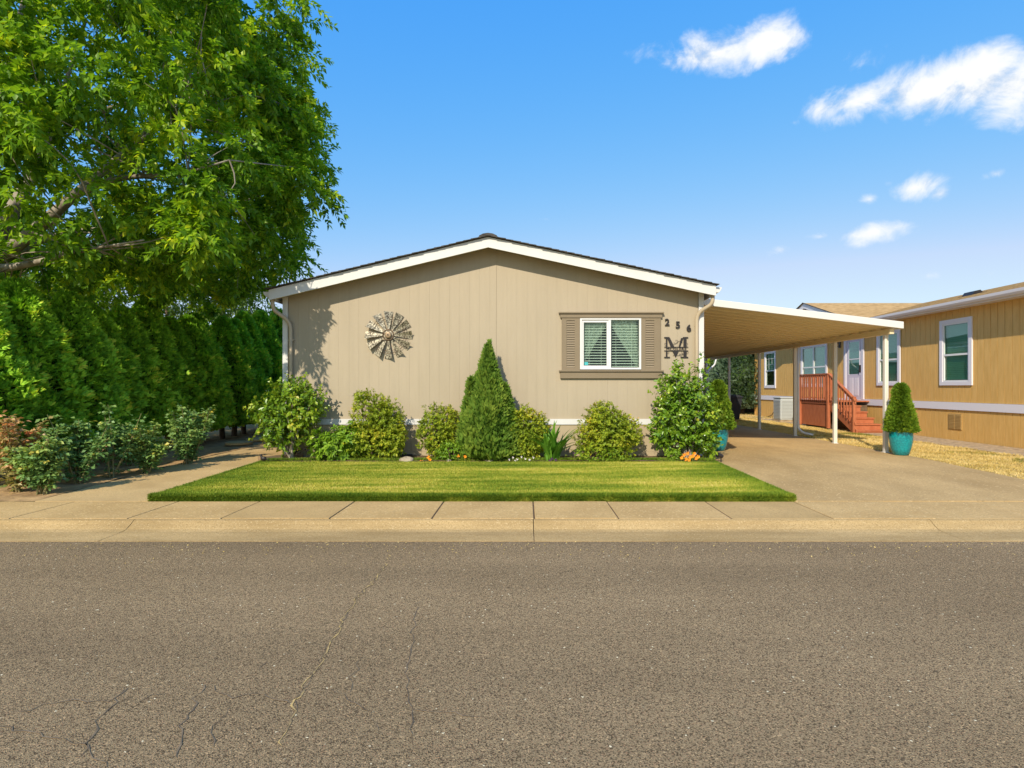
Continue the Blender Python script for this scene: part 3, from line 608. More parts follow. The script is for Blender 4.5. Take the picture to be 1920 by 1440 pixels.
# steps with white handrail at the left side of the house
st = thing('side_steps', 'white handrail and steps at the left side of the taupe house', 'steps', (-5.1, 13.3, 0))
for i in range(3): box('step', 'path', st, -5.45+i*.22, -4.80, 13.1, 14.3, .0+.0, .2+i*.2)
for y in (13.08, 14.32):
    obj('handrail', MB().tube(roundpath([(-5.55,y,.62),(-5.45,y,.95),(-5.22,y,1.22),(-4.82,y,1.24)]), .03, 8), 'white', st, True)
    box('rail_post', 'white', st, -5.58, -5.51, y-.03, y+.03, 0, .9)

# ------------------------------------------------------------------ carport
cp = thing('carport', 'cream aluminium carport roof on slim posts beside the taupe house', 'carport', (5.6, 17, 0))
def cz(x): return 3.175-(x-3.53)*.118
CY0, CY1, CXR = 11.72, 24.3, 7.80
n = int((CY1-CY0)/.405); prof = [(0,0),(.18,0),(.19,.012),(.20,0),(.37,0),(.373,-.024),(.400,-.024),(.403,0)]
for i in range(n):
    y0 = CY0+.07+i*.405; b = MB(); vs = []; m_ = len(prof)
    for X in (3.53, CXR-.06):
        vs += [(X,y0+p,cz(X)-.055+q) for p,q in prof]+[(X,y0+p,cz(X)-.052+q) for p,q in prof]
    fs = [(k,k+1,k+1+2*m_,k+2*m_) for k in range(m_-1)]+[(k+m_,k+m_+2*m_,k+1+m_+2*m_,k+1+m_) for k in range(m_-1)]
    b.add(vs, fs); obj('roof_pan', b, 'alu', cp)
o = fixnormals(obj('front_fascia', MB().add([(3.53,CY0,cz(3.53)-.075),(CXR,CY0,cz(CXR)-.075),(CXR,CY0,cz(CXR)+.068),(3.53,CY0,cz(3.53)+.068),(3.53,CY0+.06,cz(3.53)-.075),(CXR,CY0+.06,cz(CXR)-.075),(CXR,CY0+.06,cz(CXR)+.068),(3.53,CY0+.06,cz(3.53)+.068)],
    [(0,1,2,3),(4,7,6,5),(0,4,5,1),(3,2,6,7),(0,3,7,4),(1,5,6,2)]), 'aluwhite', cp)); bevel(o,.008)
box('side_gutter','aluwhite',cp,CXR-.055,CXR-.002,CY0+.061,CY1,cz(CXR)-.073,cz(CXR)+.066)
box('beam','alu',cp,7.585,7.675,CY0+.12,CY1-.05,2.50,cz(7.67)-.086); box('wall_hanger','aluwhite',cp,3.53,3.60,CY0+.061,CY1,cz(3.53)-.12,cz(3.53)-.057)
for y in (12.05, 14.02, 16.1, 18.55, 21.3):
    p = bevel(box('post','aluwhite',cp,7.59,7.67,y-.04,y+.04,.0,2.499),.006)
    box('groove_left','alu',p,7.615,7.622,y-.043,y-.040,.04,2.49); box('groove_right','alu',p,7.638,7.645,y-.043,y-.040,.04,2.49)
    box('post_base','aluwhite',p,7.575,7.685,y-.055,y+.055,.0065,.018)
obj('downspout', MB().tube(roundpath([(7.73,16.12,2.5),(7.73,16.12,1.2),(7.73,16.12,.22),(7.80,16.0,.10),(8.02,15.85,.05)]), .036, 9), 'aluwhite', cp, True)
shd = thing('storage_shed', 'shaded taupe storage shed with white corner at the rear of carport', 'shed', (5.7, 24.5, 0))
for i in range(20):
    a = 3.55+i*.21; box('wall_board','siding',shd,a+.002,a+.208,24.35,24.37,.0,2.45)
box('wall','siding2',shd,3.55,7.78,24.372,27,.0,2.45); box('corner_board','white',shd,7.72,7.82,24.33,24.349,.0,2.45); box('corner_return','white',shd,7.79,7.82,24.3495,24.45,0,2.45)
obj('downspout', MB().tube(roundpath([(8.25,24.6,2.62),(8.2,24.6,2.35),(7.86,24.5,2.1),(7.86,24.5,1.6),(7.86,24.5,.1)]), .035, 8), 'white', shd, True)

# ------------------------------------------------------------------ the ochre neighbour house
NX = 11.17; nb = thing('neighbour_house', 'ochre neighbouring house with lavender white trim and brown roof', 'house', (NX+4, 19, 0))
NY0, NY1 = 9.6, 27.7
opens = [(14.27,15.23,1.5,3.08),(17.0,17.97,1.5,3.08),(18.78,19.86,.98,3.04),(21.1,22.95,1.45,2.97),(25.42,26.45,1.40,2.96)]
y = NY0; zt = 3.44; zl = 1.0
while y < NY1-.05:
    e = min(y+.203, NY1-.1); spans = [(zl, zt)]
    for a, b, c, d in opens:
        if y+.1 > a and e-.1 < b: spans = [(zl,c),(d,zt)] if c > zl+.02 else [(d,zt)]
    for c, d in spans: box('siding_board','tan',nb,NX,NX+.02,y+.0055,e-.0055,c,d)
    box('skirting_board','tan',nb,NX+.004,NX+.02,y+.0055,e-.0055,.01,.795)
    y = e
    if e >= NY1-.1: break
MBk = MB(); last = NY0
for a, b, c, d in sorted(opens):
    MBk.box(NX+.021,NX+.1,last,a,0,3.5); MBk.box(NX+.021,NX+.1,a+.0005,b-.0005,d,3.5); MBk.box(NX+.021,NX+.1,a+.0005,b-.0005,0,c); last = b
MBk.box(NX+.021,NX+.1,last,NY1,0,3.5); obj('wall_backing', MBk, 'tanback', nb)
box('dark_interior','room',nb,NX+.9,NX+1,NY0,NY1,.5,3.4); box('rear_wall','tan',nb,NX+8,NX+8.1,NY0,NY1,0,3.4); box('far_end_wall','tan',nb,NX+.101,NX+7.99,NY1-.1,NY1,0,3.4); box('near_end_wall','tan',nb,NX+.101,NX+7.99,NY0,NY0+.1,0,3.4)
box('corner_board','tan',nb,NX-.015,NX-.0005,NY1-.1,NY1,.01,3.42)
y = NY0
while y < NY1: e = min(y+3.66,NY1); box('belly_band','lilac',nb,NX-.03,NX+.0,y+.002,e-.002,.80,.995); y = e
def nwin(y0, y1, z0, z1, double=False, bars=False, low='glassn'):
    t = .105
    w_ = obj('window', MB().box(NX-.035,NX-.001,y0,y1,z1,z1+t*.95).box(NX-.035,NX-.001,y0,y1,z0-t*.9,z0).box(NX-.035,NX-.001,y0-t,y0,z0-t*.9,z1+t*.95).box(NX-.035,NX-.001,y1,y1+t,z0-t*.9,z1+t*.95), 'lilac', nb)
    cols = [(y0,(y0+y1)/2),((y0+y1)/2,y1)] if double else [(y0,y1)]
    zm = z0+(z1-z0)*.46
    for a, b in cols:
        f_ = .04
        obj('frame', MB().box(NX-.02,NX+.03,a,b,z1-f_,z1).box(NX-.02,NX+.03,a,b,z0,z0+f_).box(NX-.02,NX+.03,a,a+f_,z0+f_,z1-f_).box(NX-.02,NX+.03,b-f_,b,z0+f_,z1-f_).box(NX-.015,NX+.03,a+f_,b-f_,zm-.025,zm+.025), 'white2', w_)
        box('pane','glassn',w_,NX+.006,NX+.010,a+f_,b-f_,zm+.025,z1-f_); box('pane','glassn',w_,NX+.016,NX+.020,a+f_,b-f_,z0+f_,zm-.025)
        z = z0+.05
        while z < z1-.05:
            if not (bars and z < zm): obj('blind_slat', MB().add([(NX+.062,a+.02,z+.044),(NX+.062,b-.02,z+.044),(NX+.070,b-.02,z),(NX+.070,a+.02,z)],[(0,1,2,3)]), 'blind', w_)
            z += .048
        if bars:
            for i in range(1,3): box('muntin','white2',w_,NX-.0,NX+.005,a+f_,b-f_,zm+(z1-zm)*i/3-.006,zm+(z1-zm)*i/3+.006)
            for i in range(1,3): box('muntin','white2',w_,NX-.001,NX+.004,a+(b-a)*i/3-.006,a+(b-a)*i/3+.006,zm+.025,z1-f_)
    return w_
nwin(14.30,15.20,1.53,3.06); nwin(17.03,17.94,1.53,3.05); nwin(21.13,22.92,1.48,2.95,True); nwin(25.45,26.42,1.43,2.94,False,True)
dr = obj('door', MB().box(NX-.012,NX+.03,18.87,19.77,1.0,3.0), 'door', nb)
box('door_frame','lilac',nb,NX-.035,NX-.001,18.74,18.865,.98,3.11); box('door_frame','lilac',nb,NX-.035,NX-.001,19.775,19.90,.98,3.11); box('door_frame','lilac',nb,NX-.036,NX-.001,18.866,19.774,3.005,3.11)
for a, b in ((2.35,2.92),(1.83,2.32)): 
    box('pane','glassn',dr,NX-.017,NX-.0125,19.0,19.6,a,b)
box('glazing_frame','lilac',dr,NX-.022,NX-.013,19.0,19.6,2.32,2.35); box('glazing_frame','lilac',dr,NX-.022,NX-.013,19.6,19.64,1.80,2.95); box('glazing_frame','lilac',dr,NX-.022,NX-.013,18.96,19.0,1.80,2.95)
for a in (19.06,19.36): box('panel','lilac',dr,NX-.02,NX-.0125,a,a+.22,1.10,1.70)
box('handle','black',dr,NX-.06,NX-.0125,18.92,18.95,1.88,2.12)
# roof
er = 3.55; slope = .236; RXm = 15.2; eo = .34
roofn = fixnormals(obj('roof', MB().prism([(NX-eo,er-.02),(RXm,er-.02+slope*(RXm-NX+eo)),(RXm+4.4,er-.02),(RXm+4.4,er-.1),(RXm,er-.1+slope*(RXm-NX+eo)),(NX-eo,er-.1)], 'y', NY0-.3, NY1+.3), 'lilac', nb))
nc = 26
for i in range(nc):
    L = (RXm-NX+eo)/nc; X0 = NX-eo-.03+i*L-.03; X1 = X0+L*1.15+.03; zz = lambda X: er+.0+slope*(X-NX+eo)
    box_ = MB().prism([(X0,zz(X0)+.010),(X1,zz(X1)),(X1,zz(X1)+.008),(X0,zz(X0)+.020)], 'y', NY0-.32, NY1+.32)
    fixnormals(obj('shingle_course', box_, 'brownshingle', roofn))
box('soffit','lilac',nb,NX-eo+.03,NX-.0005,NY0-.3,NY1+.3,3.40,3.425)
gp = [(NX-eo-.002,er-.005),(NX-eo-.002,er-.12),(NX-eo-.075,er-.12),(NX-eo-.115,er-.07),(NX-eo-.125,er-.005),(NX-eo-.113,er-.005),(NX-eo-.1,er-.066),(NX-eo-.065,er-.108),(NX-eo-.014,er-.108),(NX-eo-.014,er-.005)]
fixnormals(obj('gutter', MB().prism(gp,'y',NY0-.3,18.4), 'lilac', nb)); box('eave_board','lilac',nb,NX-eo+.0,NX-eo+.028,NY0-.3,NY1+.3,er-.16,er-.101)
# cross gable over the porch
AY, AZ, HB, EZ = 21.3, 4.52, 2.85, 3.62
gx = NX-.75
fixnormals(obj('gable_wall', MB().prism([(AY-HB+.3,EZ-.05),(AY,AZ-.2),(AY+HB-.3,EZ-.05)],'x',gx+.16,gx+.2),'tan',nb))
gr = fixnormals(obj('gable_roof', MB().prism([(AY-HB,EZ),(AY,AZ),(AY+HB,EZ),(AY+HB,EZ-.05),(AY,AZ-.05),(AY-HB,EZ-.05)],'x',gx+.03,RXm),'lilac',nb))
for s in (-1,1):
    fixnormals(obj('rake_board', MB().prism([(AY+s*HB,EZ-.004),(AY,AZ-.004),(AY,AZ-.19),(AY+s*HB,EZ-.19)],'x',gx,gx+.028),'lilac',nb))
    for i in range(20):
        t0 = i/20-.012; t1 = (i+1.15)/20; ya_ = AY+s*HB*(1.01-t0); yb_ = AY+s*HB*max(0,1.0-t1); za = EZ+(AZ-EZ)*t0; zb_ = EZ+(AZ-EZ)*min(1,t1)
        fixnormals(obj('shingle_course', MB().prism([(ya_,za+.012),(yb_,zb_+.002),(yb_,zb_+.012),(ya_,za+.024)],'x',gx-.03,RXm+.4),'brownshingle',gr))
    obj('rake_edge', MB().prism([(AY+s*(HB+.03),EZ+.003),(AY,AZ+.003),(AY,AZ+.028),(AY+s*(HB+.03),EZ+.028)],'x',gx-.045,gx-.031),'shingle',gr)
rv = thing('roof_vent', 'dark metal vent on the brown roof of the ochre house', 'roof vent', (13.0, 16.6, er+slope*2.17))
def zr(X): return er+slope*(X-NX+eo)
fixnormals(obj('hood', MB().prism([(12.85,zr(12.85)+.03),(12.92,zr(12.92)+.11),(13.08,zr(13.08)+.11),(13.15,zr(13.15)+.03)],'y',16.35,16.75),'black',rv)); fixnormals(obj('flange', MB().prism([(12.78,zr(12.78)+.022),(13.22,zr(13.22)+.022),(13.22,zr(13.22)+.03),(12.78,zr(12.78)+.03)],'y',16.3,16.8),'black',rv))
# skirting vent
vt = obj('skirting_vent', MB().box(NX-.012,NX+.003,14.55,15.0,.29,.70), 'tanvent', nb)
for a in (14.57,14.79):
    for c in (.31,.505):
        for q in range(5): box('vent_slat','tanvent',vt,NX-.022,NX-.0125,a,a+.19,c+q*.036,c+q*.036+.02)
obj('refrigerant_line', MB().tube(roundpath([(NX-.03,25.2,.9),(NX-.15,25.1,.95),(NX-.1,25.0,.6),(NX-.08,25.6,.1),(NX-.05,26.1,.03)]), .015, 6), 'black', nb)
# wall lantern
lt = thing('wall_lantern', 'black wall lantern beside the neighbour door', 'lantern', (NX, 20.2, 2.75))
box('back_plate','black',lt,NX-.02,NX-.0005,20.14,20.26,2.78,2.98); obj('arm', MB().tube(roundpath([(NX-.02,20.2,2.86),(NX-.09,20.2,2.82),(NX-.16,20.2,2.86),(NX-.16,20.2,2.92)]),.012,6),'black',lt)
obj('lamp_cage', MB().lathe([(.03,2.90),(.085,2.92),(.10,3.06),(.11,3.07),(.05,3.14),(.012,3.17)], NX-.16, 20.2, 10), 'black', lt); obj('finial', MB().lathe([(.012,3.17),(.02,3.19),(.003,3.21)], NX-.16, 20.2, 8),'black',lt)
# deck and stairs
dk = thing('porch_deck', 'terracotta stained wooden porch deck with railing and steps', 'porch', (10.4, 19, 0))
DX = 9.86
for i in range(9):
    a = DX+i*.143; box('deck_board','terra',dk,a+.004,a+.139,18.42,20.45,.905,.94)
for i in range(10): box('skirt_board','terra',dk,DX+.03,DX+.048,18.62+i*.18+.0015,18.80+i*.18-.0015,.08,.82)
box('rim_joist','terra',dk,DX+.01,DX+.05,18.45,20.44,.825,.903); box('rim_joist','terra',dk,DX+.051,NX-.04,20.40,20.44,.825,.903); box('under_frame','darksoil',dk,DX+.2,NX-.05,18.5,20.4,.02,.80)
for y, x_ in ((18.52,DX),(20.42,DX),(20.42,NX-.1)): box('railing_post','terra',dk,x_-.045,x_+.045,y-.045,y+.045,.05,1.80)
box('rail_cap','terra',dk,DX-.06,DX+.06,18.46,20.48,1.802,1.838); box('bottom_rail','terra',dk,DX-.02,DX+.02,18.57,20.37,1.0,1.05); box('top_rail','terra',dk,DX-.02,DX+.02,18.57,20.37,1.72,1.79)
for i in range(13): box('baluster','terra',dk,DX-.045,DX-.021,18.60+i*.138,18.655+i*.138,.95,1.795)
box('rail_cap','terra',dk,DX+.06,NX-.15,20.36,20.48,1.803,1.837)
for i in range(9): box('baluster','terra',dk,DX+.09+i*.128,DX+.13+i*.128,20.40,20.44,.95,1.80)
for i in range(5):
    z = .94-(i+1)*.178; y = 18.42-(i)*.27
    ex = 0.0 if i == 0 else .0
    box('tread','terra',dk,DX+.05,10.72+i*.045,y-.285,y+.005,z+.0,z+.035) if z > .03 else None
    box('riser','terra',dk,DX+.06,10.70+i*.045,y-.255+.0,y-.235,max(.0,z-.178),z-.001)
for s_ in (DX+.02,):
    a = Vector((s_,18.48,1.80)); b_ = Vector((s_,17.10,1.02))
    def slat(z0,z1,w_): return MB().prism([(18.48,1.80+z0),(17.02,.98+z0),(17.02,.98+z1),(18.48,1.80+z1)],'x',s_-w_,s_+w_)
    fixnormals(obj('stair_rail', slat(0,.04,.05),'terra',dk)); fixnormals(obj('stair_rail', slat(-.09,-.03,.02),'terra',dk)); fixnormals(obj('stair_bottom_rail', slat(-.72,-.66,.02),'terra',dk))
    box('newel_post','terra',dk,s_-.045,s_+.045,17.06,17.15,.02,1.10)
    for i in range(8):
        y = 17.28+i*.155; z = .98+(y-17.02)/1.46*.82; box('baluster','terra',dk,s_-.045,s_-.021,y-.02,y+.02,z-.78,z+.0)
    fixnormals(obj('stringer', MB().prism([(18.42,.62),(17.15,.0),(16.98,.0),(16.98,.10),(18.42,.92)],'x',s_+.0,s_+.035),'terra',dk))
# air conditioner
ac = thing('air_conditioner', 'grey outdoor air conditioner unit beside the ochre wall', 'air conditioner', (10.5, 23.0, 0))
bevel(box('cabinet','acgrey',ac,10.17,10.85,22.66,23.34,.06,.93),.04,3); bevel(box('lid','acgrey',ac,10.15,10.87,22.64,23.36,.931,.98),.02,2); box('base','gravel',ac,10.1,10.92,22.6,23.4,.012,.058)
for i in range(13): box('louver','acgrey',ac,10.21,10.81,22.645,22.659,.14+i*.057,.165+i*.057)
for i in range(13): box('louver','acgrey',ac,10.155,10.169,22.70,23.30,.14+i*.057,.165+i*.057)
bn = thing('wheeled_bin', 'black wheeled bin standing behind the carport posts', 'bin', (8.6, 23.7, 0))
fixnormals(obj('bin_body', MB().add([(8.38,23.45,.05),(8.82,23.45,.05),(8.82,23.9,.05),(8.38,23.9,.05),(8.3,23.35,.95),(8.9,23.35,.95),(8.9,24,.95),(8.3,24,.95)],[(0,3,2,1),(4,5,6,7),(0,1,5,4),(1,2,6,5),(2,3,7,6),(3,0,4,7)]),'bin',bn))
fixnormals(obj('bin_lid', MB().prism([(8.27,.955),(8.93,.955),(8.93,.99),(8.75,1.06),(8.45,1.06),(8.27,.99)],'y',23.31,24.05),'bin',bn))
for X in (8.36,8.84): obj('wheel', MB().tube([(X-.02,23.93,.1),(X+.02,23.93,.1)],.10,14),'bin',bn)

# ------------------------------------------------------------------ vegetation
def cone_fronds(cx, cy, z0, h, R, n, seed, size=.085, tip=.10, squash=1., lobes=7, prof=None, up=.55, tb=.5, dens=3, lumpy=.16, lfreq=1.8):
    """flat sprays of a conical evergreen: fans of narrow leaves all over an uneven cone"""
    r = np.random.default_rng(seed)
    pf = prof or (lambda t: np.clip(np.minimum((t/.12+.45), 1)*np.clip((1-t)/.55, 0, 1)**.72, .03, 1))
    t = r.beta(1.0, 1.25, n); th = r.uniform(0, 2*math.pi, n)
    dirv = np.stack([np.cos(th), np.sin(th)*squash, np.zeros(n)],1)
    q = np.stack([np.cos(th)*2, np.sin(th)*2, t*h*1.6],1)
    lump = vnoise(q, lfreq, seed+1, 4)
    rad = R*pf(t)*(1+lumpy*lump)*r.uniform(.74,1.03,n)*np.where(r.uniform(size=n)<.05,r.uniform(1.04,1.2,n),1)
    P = np.stack([cx+dirv[:,0]*rad, cy+dirv[:,1]*rad, z0+t*h],1)
    out = unit(dirv*np.array([1,1,0])+np.array([0,0,up])+r.normal(0,.30,(n,3)))
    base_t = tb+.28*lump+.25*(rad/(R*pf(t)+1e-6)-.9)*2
    plane = unit(np.cross(out, r.normal(size=(n,3))))
    side = unit(np.cross(out, plane)); ch = []
    for k in range(dens):
        a = (k-(dens-1)/2)*(1.2/dens)*1.1; D = unit(out*math.cos(a)+side*math.sin(a)+r.normal(0,.12,(n,3)))
        ch.append(leafdata(P, D, plane, size*r.uniform(.7,1.25,n), size*.34, base_t+r.normal(0,.13,n), .1, .55))
    return ch
def core_cone(name, cx, cy, z0, h, R, parent, m='core', pf=None):  # solid dark core added inside the fronds to block light
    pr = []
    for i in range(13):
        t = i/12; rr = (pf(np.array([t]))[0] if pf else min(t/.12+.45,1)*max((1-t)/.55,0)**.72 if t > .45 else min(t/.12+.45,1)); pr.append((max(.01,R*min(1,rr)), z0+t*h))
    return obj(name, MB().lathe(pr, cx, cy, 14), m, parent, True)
# hedge: four conical arborvitaes shared among the row
hv = []
for k in range(4):
    t_ = thing('hedge_tree', 'x', 'hedge tree', (0,0,0), 'arborvitae hedge row along the left bed')
    hpf = lambda t: np.clip(np.minimum(t/.10+.55,1)*np.clip((1-t)/.62,0,1)**.62,.02,1)
    leafobj('crown', cone_fronds(0,0,.32,2.75,.74,11000,40+k,.10,prof=hpf,tb=.48,dens=4,lumpy=.30,lfreq=2.7), 'thuja', t_)
    core_cone('foliage_light_block', 0, 0, .42, 2.35, .48, t_, pf=hpf)
    obj('trunk', MB().tube([(0,0,-.1),(.03,.02,.6),(0,0,2.4)], [.075,.06,.015], 8), 'barkd', t_); hv.append(t_)
spots = [(8.35,2.98),(9.19,3.08),(10.1,3.03),(10.87,2.9),(11.65,2.98),(12.3,3.18),(13.1,2.95),(13.7,3.05),(14.3,3.18),(15.3,3.22),(16.05,3.25),(16.8,3.55),(17.9,3.72),(18.9,3.9),(19.9,3.9),(21.0,4.0),(22.2,4.1)]
for i, (y, hh) in enumerate(spots):
    o = hv[i] if i < 4 else copy_tree(hv[i % 4])
    o.location = (-8.22+random.uniform(-.12,.12), y, 0); s = hh/3.05; wv = 1.0*random.uniform(.94,1.08); o.scale = (wv, wv, s); o.rotation_euler = (0,0,random.uniform(0,6.28))
    ordn = ['first','second','third','fourth','fifth','sixth','seventh','eighth','ninth','tenth','eleventh','twelfth','thirteenth','fourteenth','fifteenth','sixteenth','seventeenth','eighteenth','nineteenth'][i]
    o['label'] = f'{ordn} conical arborvitae from the street in the dense green hedge'

# big tree overhanging from the left
tree = thing('ash_tree', 'large leafy green tree overhanging the hedge and house at left', 'tree', (-10.6, 10.6, 0))
def at(px, py, Y): return Vector(((px-CX)*Y/F, Y, H+(CY-py)*Y/F))
tb = MB(); limbs = []
def limb(pts, r0, r1):
    pts = roundpath([tuple(p) for p in pts], 4); n = len(pts); rs = [r0+(r1-r0)*(i/(n-1))**.8 for i in range(n)]
    o = obj('limb', MB().tube(pts, rs, 10), 'bark', tree, True); limbs.append(pts); return o
fork = at(-30,505,10.4)
obj('trunk', MB().tube(roundpath([(-10.6,10.6,-.15),(-10.55,10.6,1.2),(-10.3,10.5,2.6),tuple(fork)]), [.30,.27,.25,.245,.24,.235,.23,.225,.22,.22,.21,.21,.21,.21,.205,.20][:len(roundpath([(0,0,0),(0,0,1),(0,1,2),(0,1,3)]))], 12), 'bark', tree, True)
limb([fork, at(70,430,10.2), at(140,365,10.0), at(255,270,10.4), at(330,170,10.8), at(420,60,11)], .13, .02)
limb([fork, at(20,400,10.6), at(62,330,10.9), at(75,270,11), at(118,170,11.4), at(160,40,11.8)], .15, .03)
limb([fork, at(-20,330,10.0), at(5,190,9.6), at(30,60,9.6), at(60,-60,9.8)], .13, .03)
limb([fork, at(90,440,11.2), at(200,430,11.6), at(330,400,11.8), at(450,400,12)], .10, .015)
limb([at(140,365,10.0), at(230,330,9.4), at(330,330,9.2), at(430,300,9.2)], .07, .012)
limb([at(75,270,11), at(170,215,12), at(300,170,12.5), at(480,150,12.4)], .08, .012)
limb([at(250,275,10.4), at(330,215,9.8), at(420,230,9.8)], .045, .01)
limb([fork, at(40,500,9.6), at(150,470,9.0), at(270,450,8.8)], .08, .012)
limb([fork, (-11.5,11.5,5), (-13,12,7), (-13.5,12,9)], .13, .03); limb([fork, (-11.2,9.5,5), (-12,8.5,7), (-12.2,8.3,8.5)], .12, .03)
lp = np.array([p for l in limbs for p in l[2:]])
CT = np.array([-9.3, 11.4, 6.6]); CR = np.array([4.85, 4.3, 4.3])
r = np.random.default_rng(11); cl = []
while len(cl) < 680:
    d = unit(r.normal(size=3)); rr = r.uniform(.52,1)**.5
    v = d*np.array([1,1,1]); m_ = (np.abs(v)**2.4).sum()**(1/2.4); v = v/m_*rr
    p = CT+v*CR
    p[2] += .35*math.sin(p[0]*1.3+p[1]); px = CX+p[0]/p[1]*F; py = CY-(p[2]-H)/p[1]*F
    if px < -160 or py < -140:
        if r.uniform() > .35: continue
    cl.append(p)
cl = np.array(cl)
# hand-placed sprays for the crown's right outline, some added to shade the gable wall
ext = [(580,355,11.6),(568,300,11.8),(562,235,12),(545,180,12),(550,110,12),(540,60,12),(552,400,11.8),(530,440,11.8),(520,470,11.6),(560,95,12),(572,40,12.2),(555,-10,12),(520,10,11.8),(500,-40,11.5),(530,150,11.8),(470,40,11),(590,345,11.9),(600,362,11.9),(480,505,11.6),(445,540,11.5),(420,560,11.6),(390,545,11.4),(340,540,11.5),(290,530,11.6),(235,520,11.6),(180,520,11.5),(120,505,11.2),(70,500,11),(20,510,11),
       (330,500,10.6),(380,480,10.4),(270,490,10.2),(200,480,10.2),(140,470,10),(430,480,11),(500,420,11.4),(540,380,11.6),(470,450,11.4),(560,330,11.7),(400,420,9.6),(360,380,9.3),(300,400,9.2),(340,340,9.1),(250,440,9.4),(410,350,9.6),(375,330,9.0),(390,440,9.6),(350,430,9.2),(380,440,9.0),(368,455,9.0),(388,400,9.0),(384,365,9.0),(372,420,8.8),(100,540,12),(160,555,12.2),(240,560,12.4),(310,570,12.4)]
cl = np.concatenate([cl, np.array([at(*e) for e in ext])])
def tree_leaves(cl, shoots, per, L, W, seed, R=.55, cull=None, tint0=.4, droop=.35):
    r = np.random.default_rng(seed); Ps=[]; Ds=[]; Ns=[]; Ts=[]; tw = []
    for c in cl:
        ct = r.normal(0,.15)
        for s in range(shoots):
            d = unit(r.normal(size=3)+np.array([0,0,.15])); l = R*r.uniform(.55,1.2); n = per
            u = np.linspace(.25,1,n)+r.normal(0,.03,n)
            base = c+np.outer(u*l, d); base[:,2] -= droop*(u*l)**2*1.4
            phi = np.arange(n)*2.4+r.uniform(0,6); a = unit(np.cross(d, [.3,.2,1])); b = np.cross(d, a)
            D = a*np.cos(phi)[:,None]+b*np.sin(phi)[:,None]+d*.75; D[:,2] -= .45
            D += r.normal(0,.22,(n,3)); Ps.append(base); Ds.append(D); Ns.append(np.array([0,0,1])+r.normal(0,.4,(n,3))); Ts.append(tint0+ct+r.normal(0,.15,n)); tw.append((c, base[-1]))
    P = np.concatenate(Ps); D = np.concatenate(Ds); Nn = np.concatenate(Ns); T = np.concatenate(Ts)
    keep = np.ones(len(P), bool) if cull is None else cull(P)
    n = keep.sum(); return leafdata(P[keep], D[keep], Nn[keep], L*r.uniform(.7,1.2,n), W*r.uniform(.8,1.15,n), T[keep], .15, .42, .1), tw
def cull(P):
    """drop leaves whose shadow would fall on the gable wall or lawn, or outside the right outline"""
    k = (WY-P[:,1])/SUN.y; hx = P[:,0]+SUN.x*k; hz = P[:,2]+SUN.z*k
    bad = (P[:,1] < WY) & (hx > -3.92+.16*np.sin(hz*5)) & (hz < 4.4)
    k2 = P[:,2]/-SUN.z; gx_ = P[:,0]+SUN.x*k2; gy = P[:,1]+SUN.y*k2; bad |= (gx_ > -5.2) & (gy < WY-.3)
    bad |= (P[:,0] > -5.1) & (P[:,2] < 3.75) & (P[:,1] > RY-.3)
    bad |= (P[:,2] < 3.35+.2*np.sin(P[:,0]*4+P[:,1]*3)) & (P[:,0] > -9.2)
    bad |= (P[:,1] > 10) & (P[:,0] > -6.2) & (P[:,2] < 3.3+(P[:,0]+5.8)*.85+.12*np.sin(P[:,0]*9))
    return ~bad
ld, tw = tree_leaves(cl, 11, 23, .138, .066, 12, .64, cull, .50)
leafobj('crown', [ld], 'ash', tree)
tb = MB(); rr_ = random.Random(3)
for c in cl:
    dd = ((lp-c)**2).sum(1)+(lp[:,2] > c[2]+.4)*3; j = np.argsort(dd)[rr_.randint(0,9)]; a = Vector(lp[j]); c_ = Vector(c)
    if rr_.random() < .45 or (a-c_).length > 2.4 or not cull(np.array([c]))[0]: continue
    mid = a.lerp(c_, .5)+Vector((rr_.uniform(-.3,.3),rr_.uniform(-.3,.3),rr_.uniform(-.1,.4)))
    tb.tube(roundpath([a, mid, c_], 2), [.013,.011,.009,.006,.003], 5, False)
obj('twig_mass', tb, 'bark', tree)['kind'] = 'stuff'

def simple_tree(name, label, cat, x, y, h, rx, rz, zc, n, m, seed, L=.14, group=None):
    t_ = thing(name, label, cat, (x,y,0), group); r = np.random.default_rng(seed)
    obj('trunk', MB().tube([(x,y,-.1),(x+.05,y,zc*.5),(x,y,zc+rz*.3)], [.16,.12,.04], 9), 'barkd', t_, True)
    d = unit(r.normal(size=(n,3)))*(r.uniform(.35,1,n)**.5)[:,None]; c = np.array([x,y,zc])+d*np.array([rx,rx,rz])
    ld, tw = tree_leaves(c, 7, 14, L, L*.42, seed+1, .6*rx/3, None, .45); leafobj('crown', [ld], m, t_); return t_
simple_tree('shade_tree','pale green tree behind the left hedge','tree',-14.5,23,7.5,4.2,3.2,4.6,240,'ashback',70,.22)
simple_tree('shade_tree','darker green tree behind the hedge at far left','tree',-19,18,8,4.2,3.4,4.8,200,'ashback',72,.22)
simple_tree('garden_tree','bright green leafy tree between the carport and the ochre house','tree',12.9,32,6,2.3,2.5,2.9,170,'rhodo',74,.16)
simple_tree('garden_tree','green leafy tree behind the carport at the rear','tree',9.0,34,6,2.5,2.6,3.2,150,'ashback',75,.2)
sp_ = thing('spruce_tree','blue grey spruce tree seen under the carport','tree',(11.0,28.8,0))
leafobj('crown', cone_fronds(11.0,28.8,.3,4.0,1.5,7000,80,.16,tb=.5), 'spruce', sp_); core_cone('foliage_light_block',11,28.8,.4,3.4,1.1,sp_); obj('trunk',MB().tube([(11,28.8,-.1),(11,28.8,3)],[.12,.03],8),'barkd',sp_)
fb = thing('board_fence','dark brown board fence behind the yard','fence',(10.5,31,0))
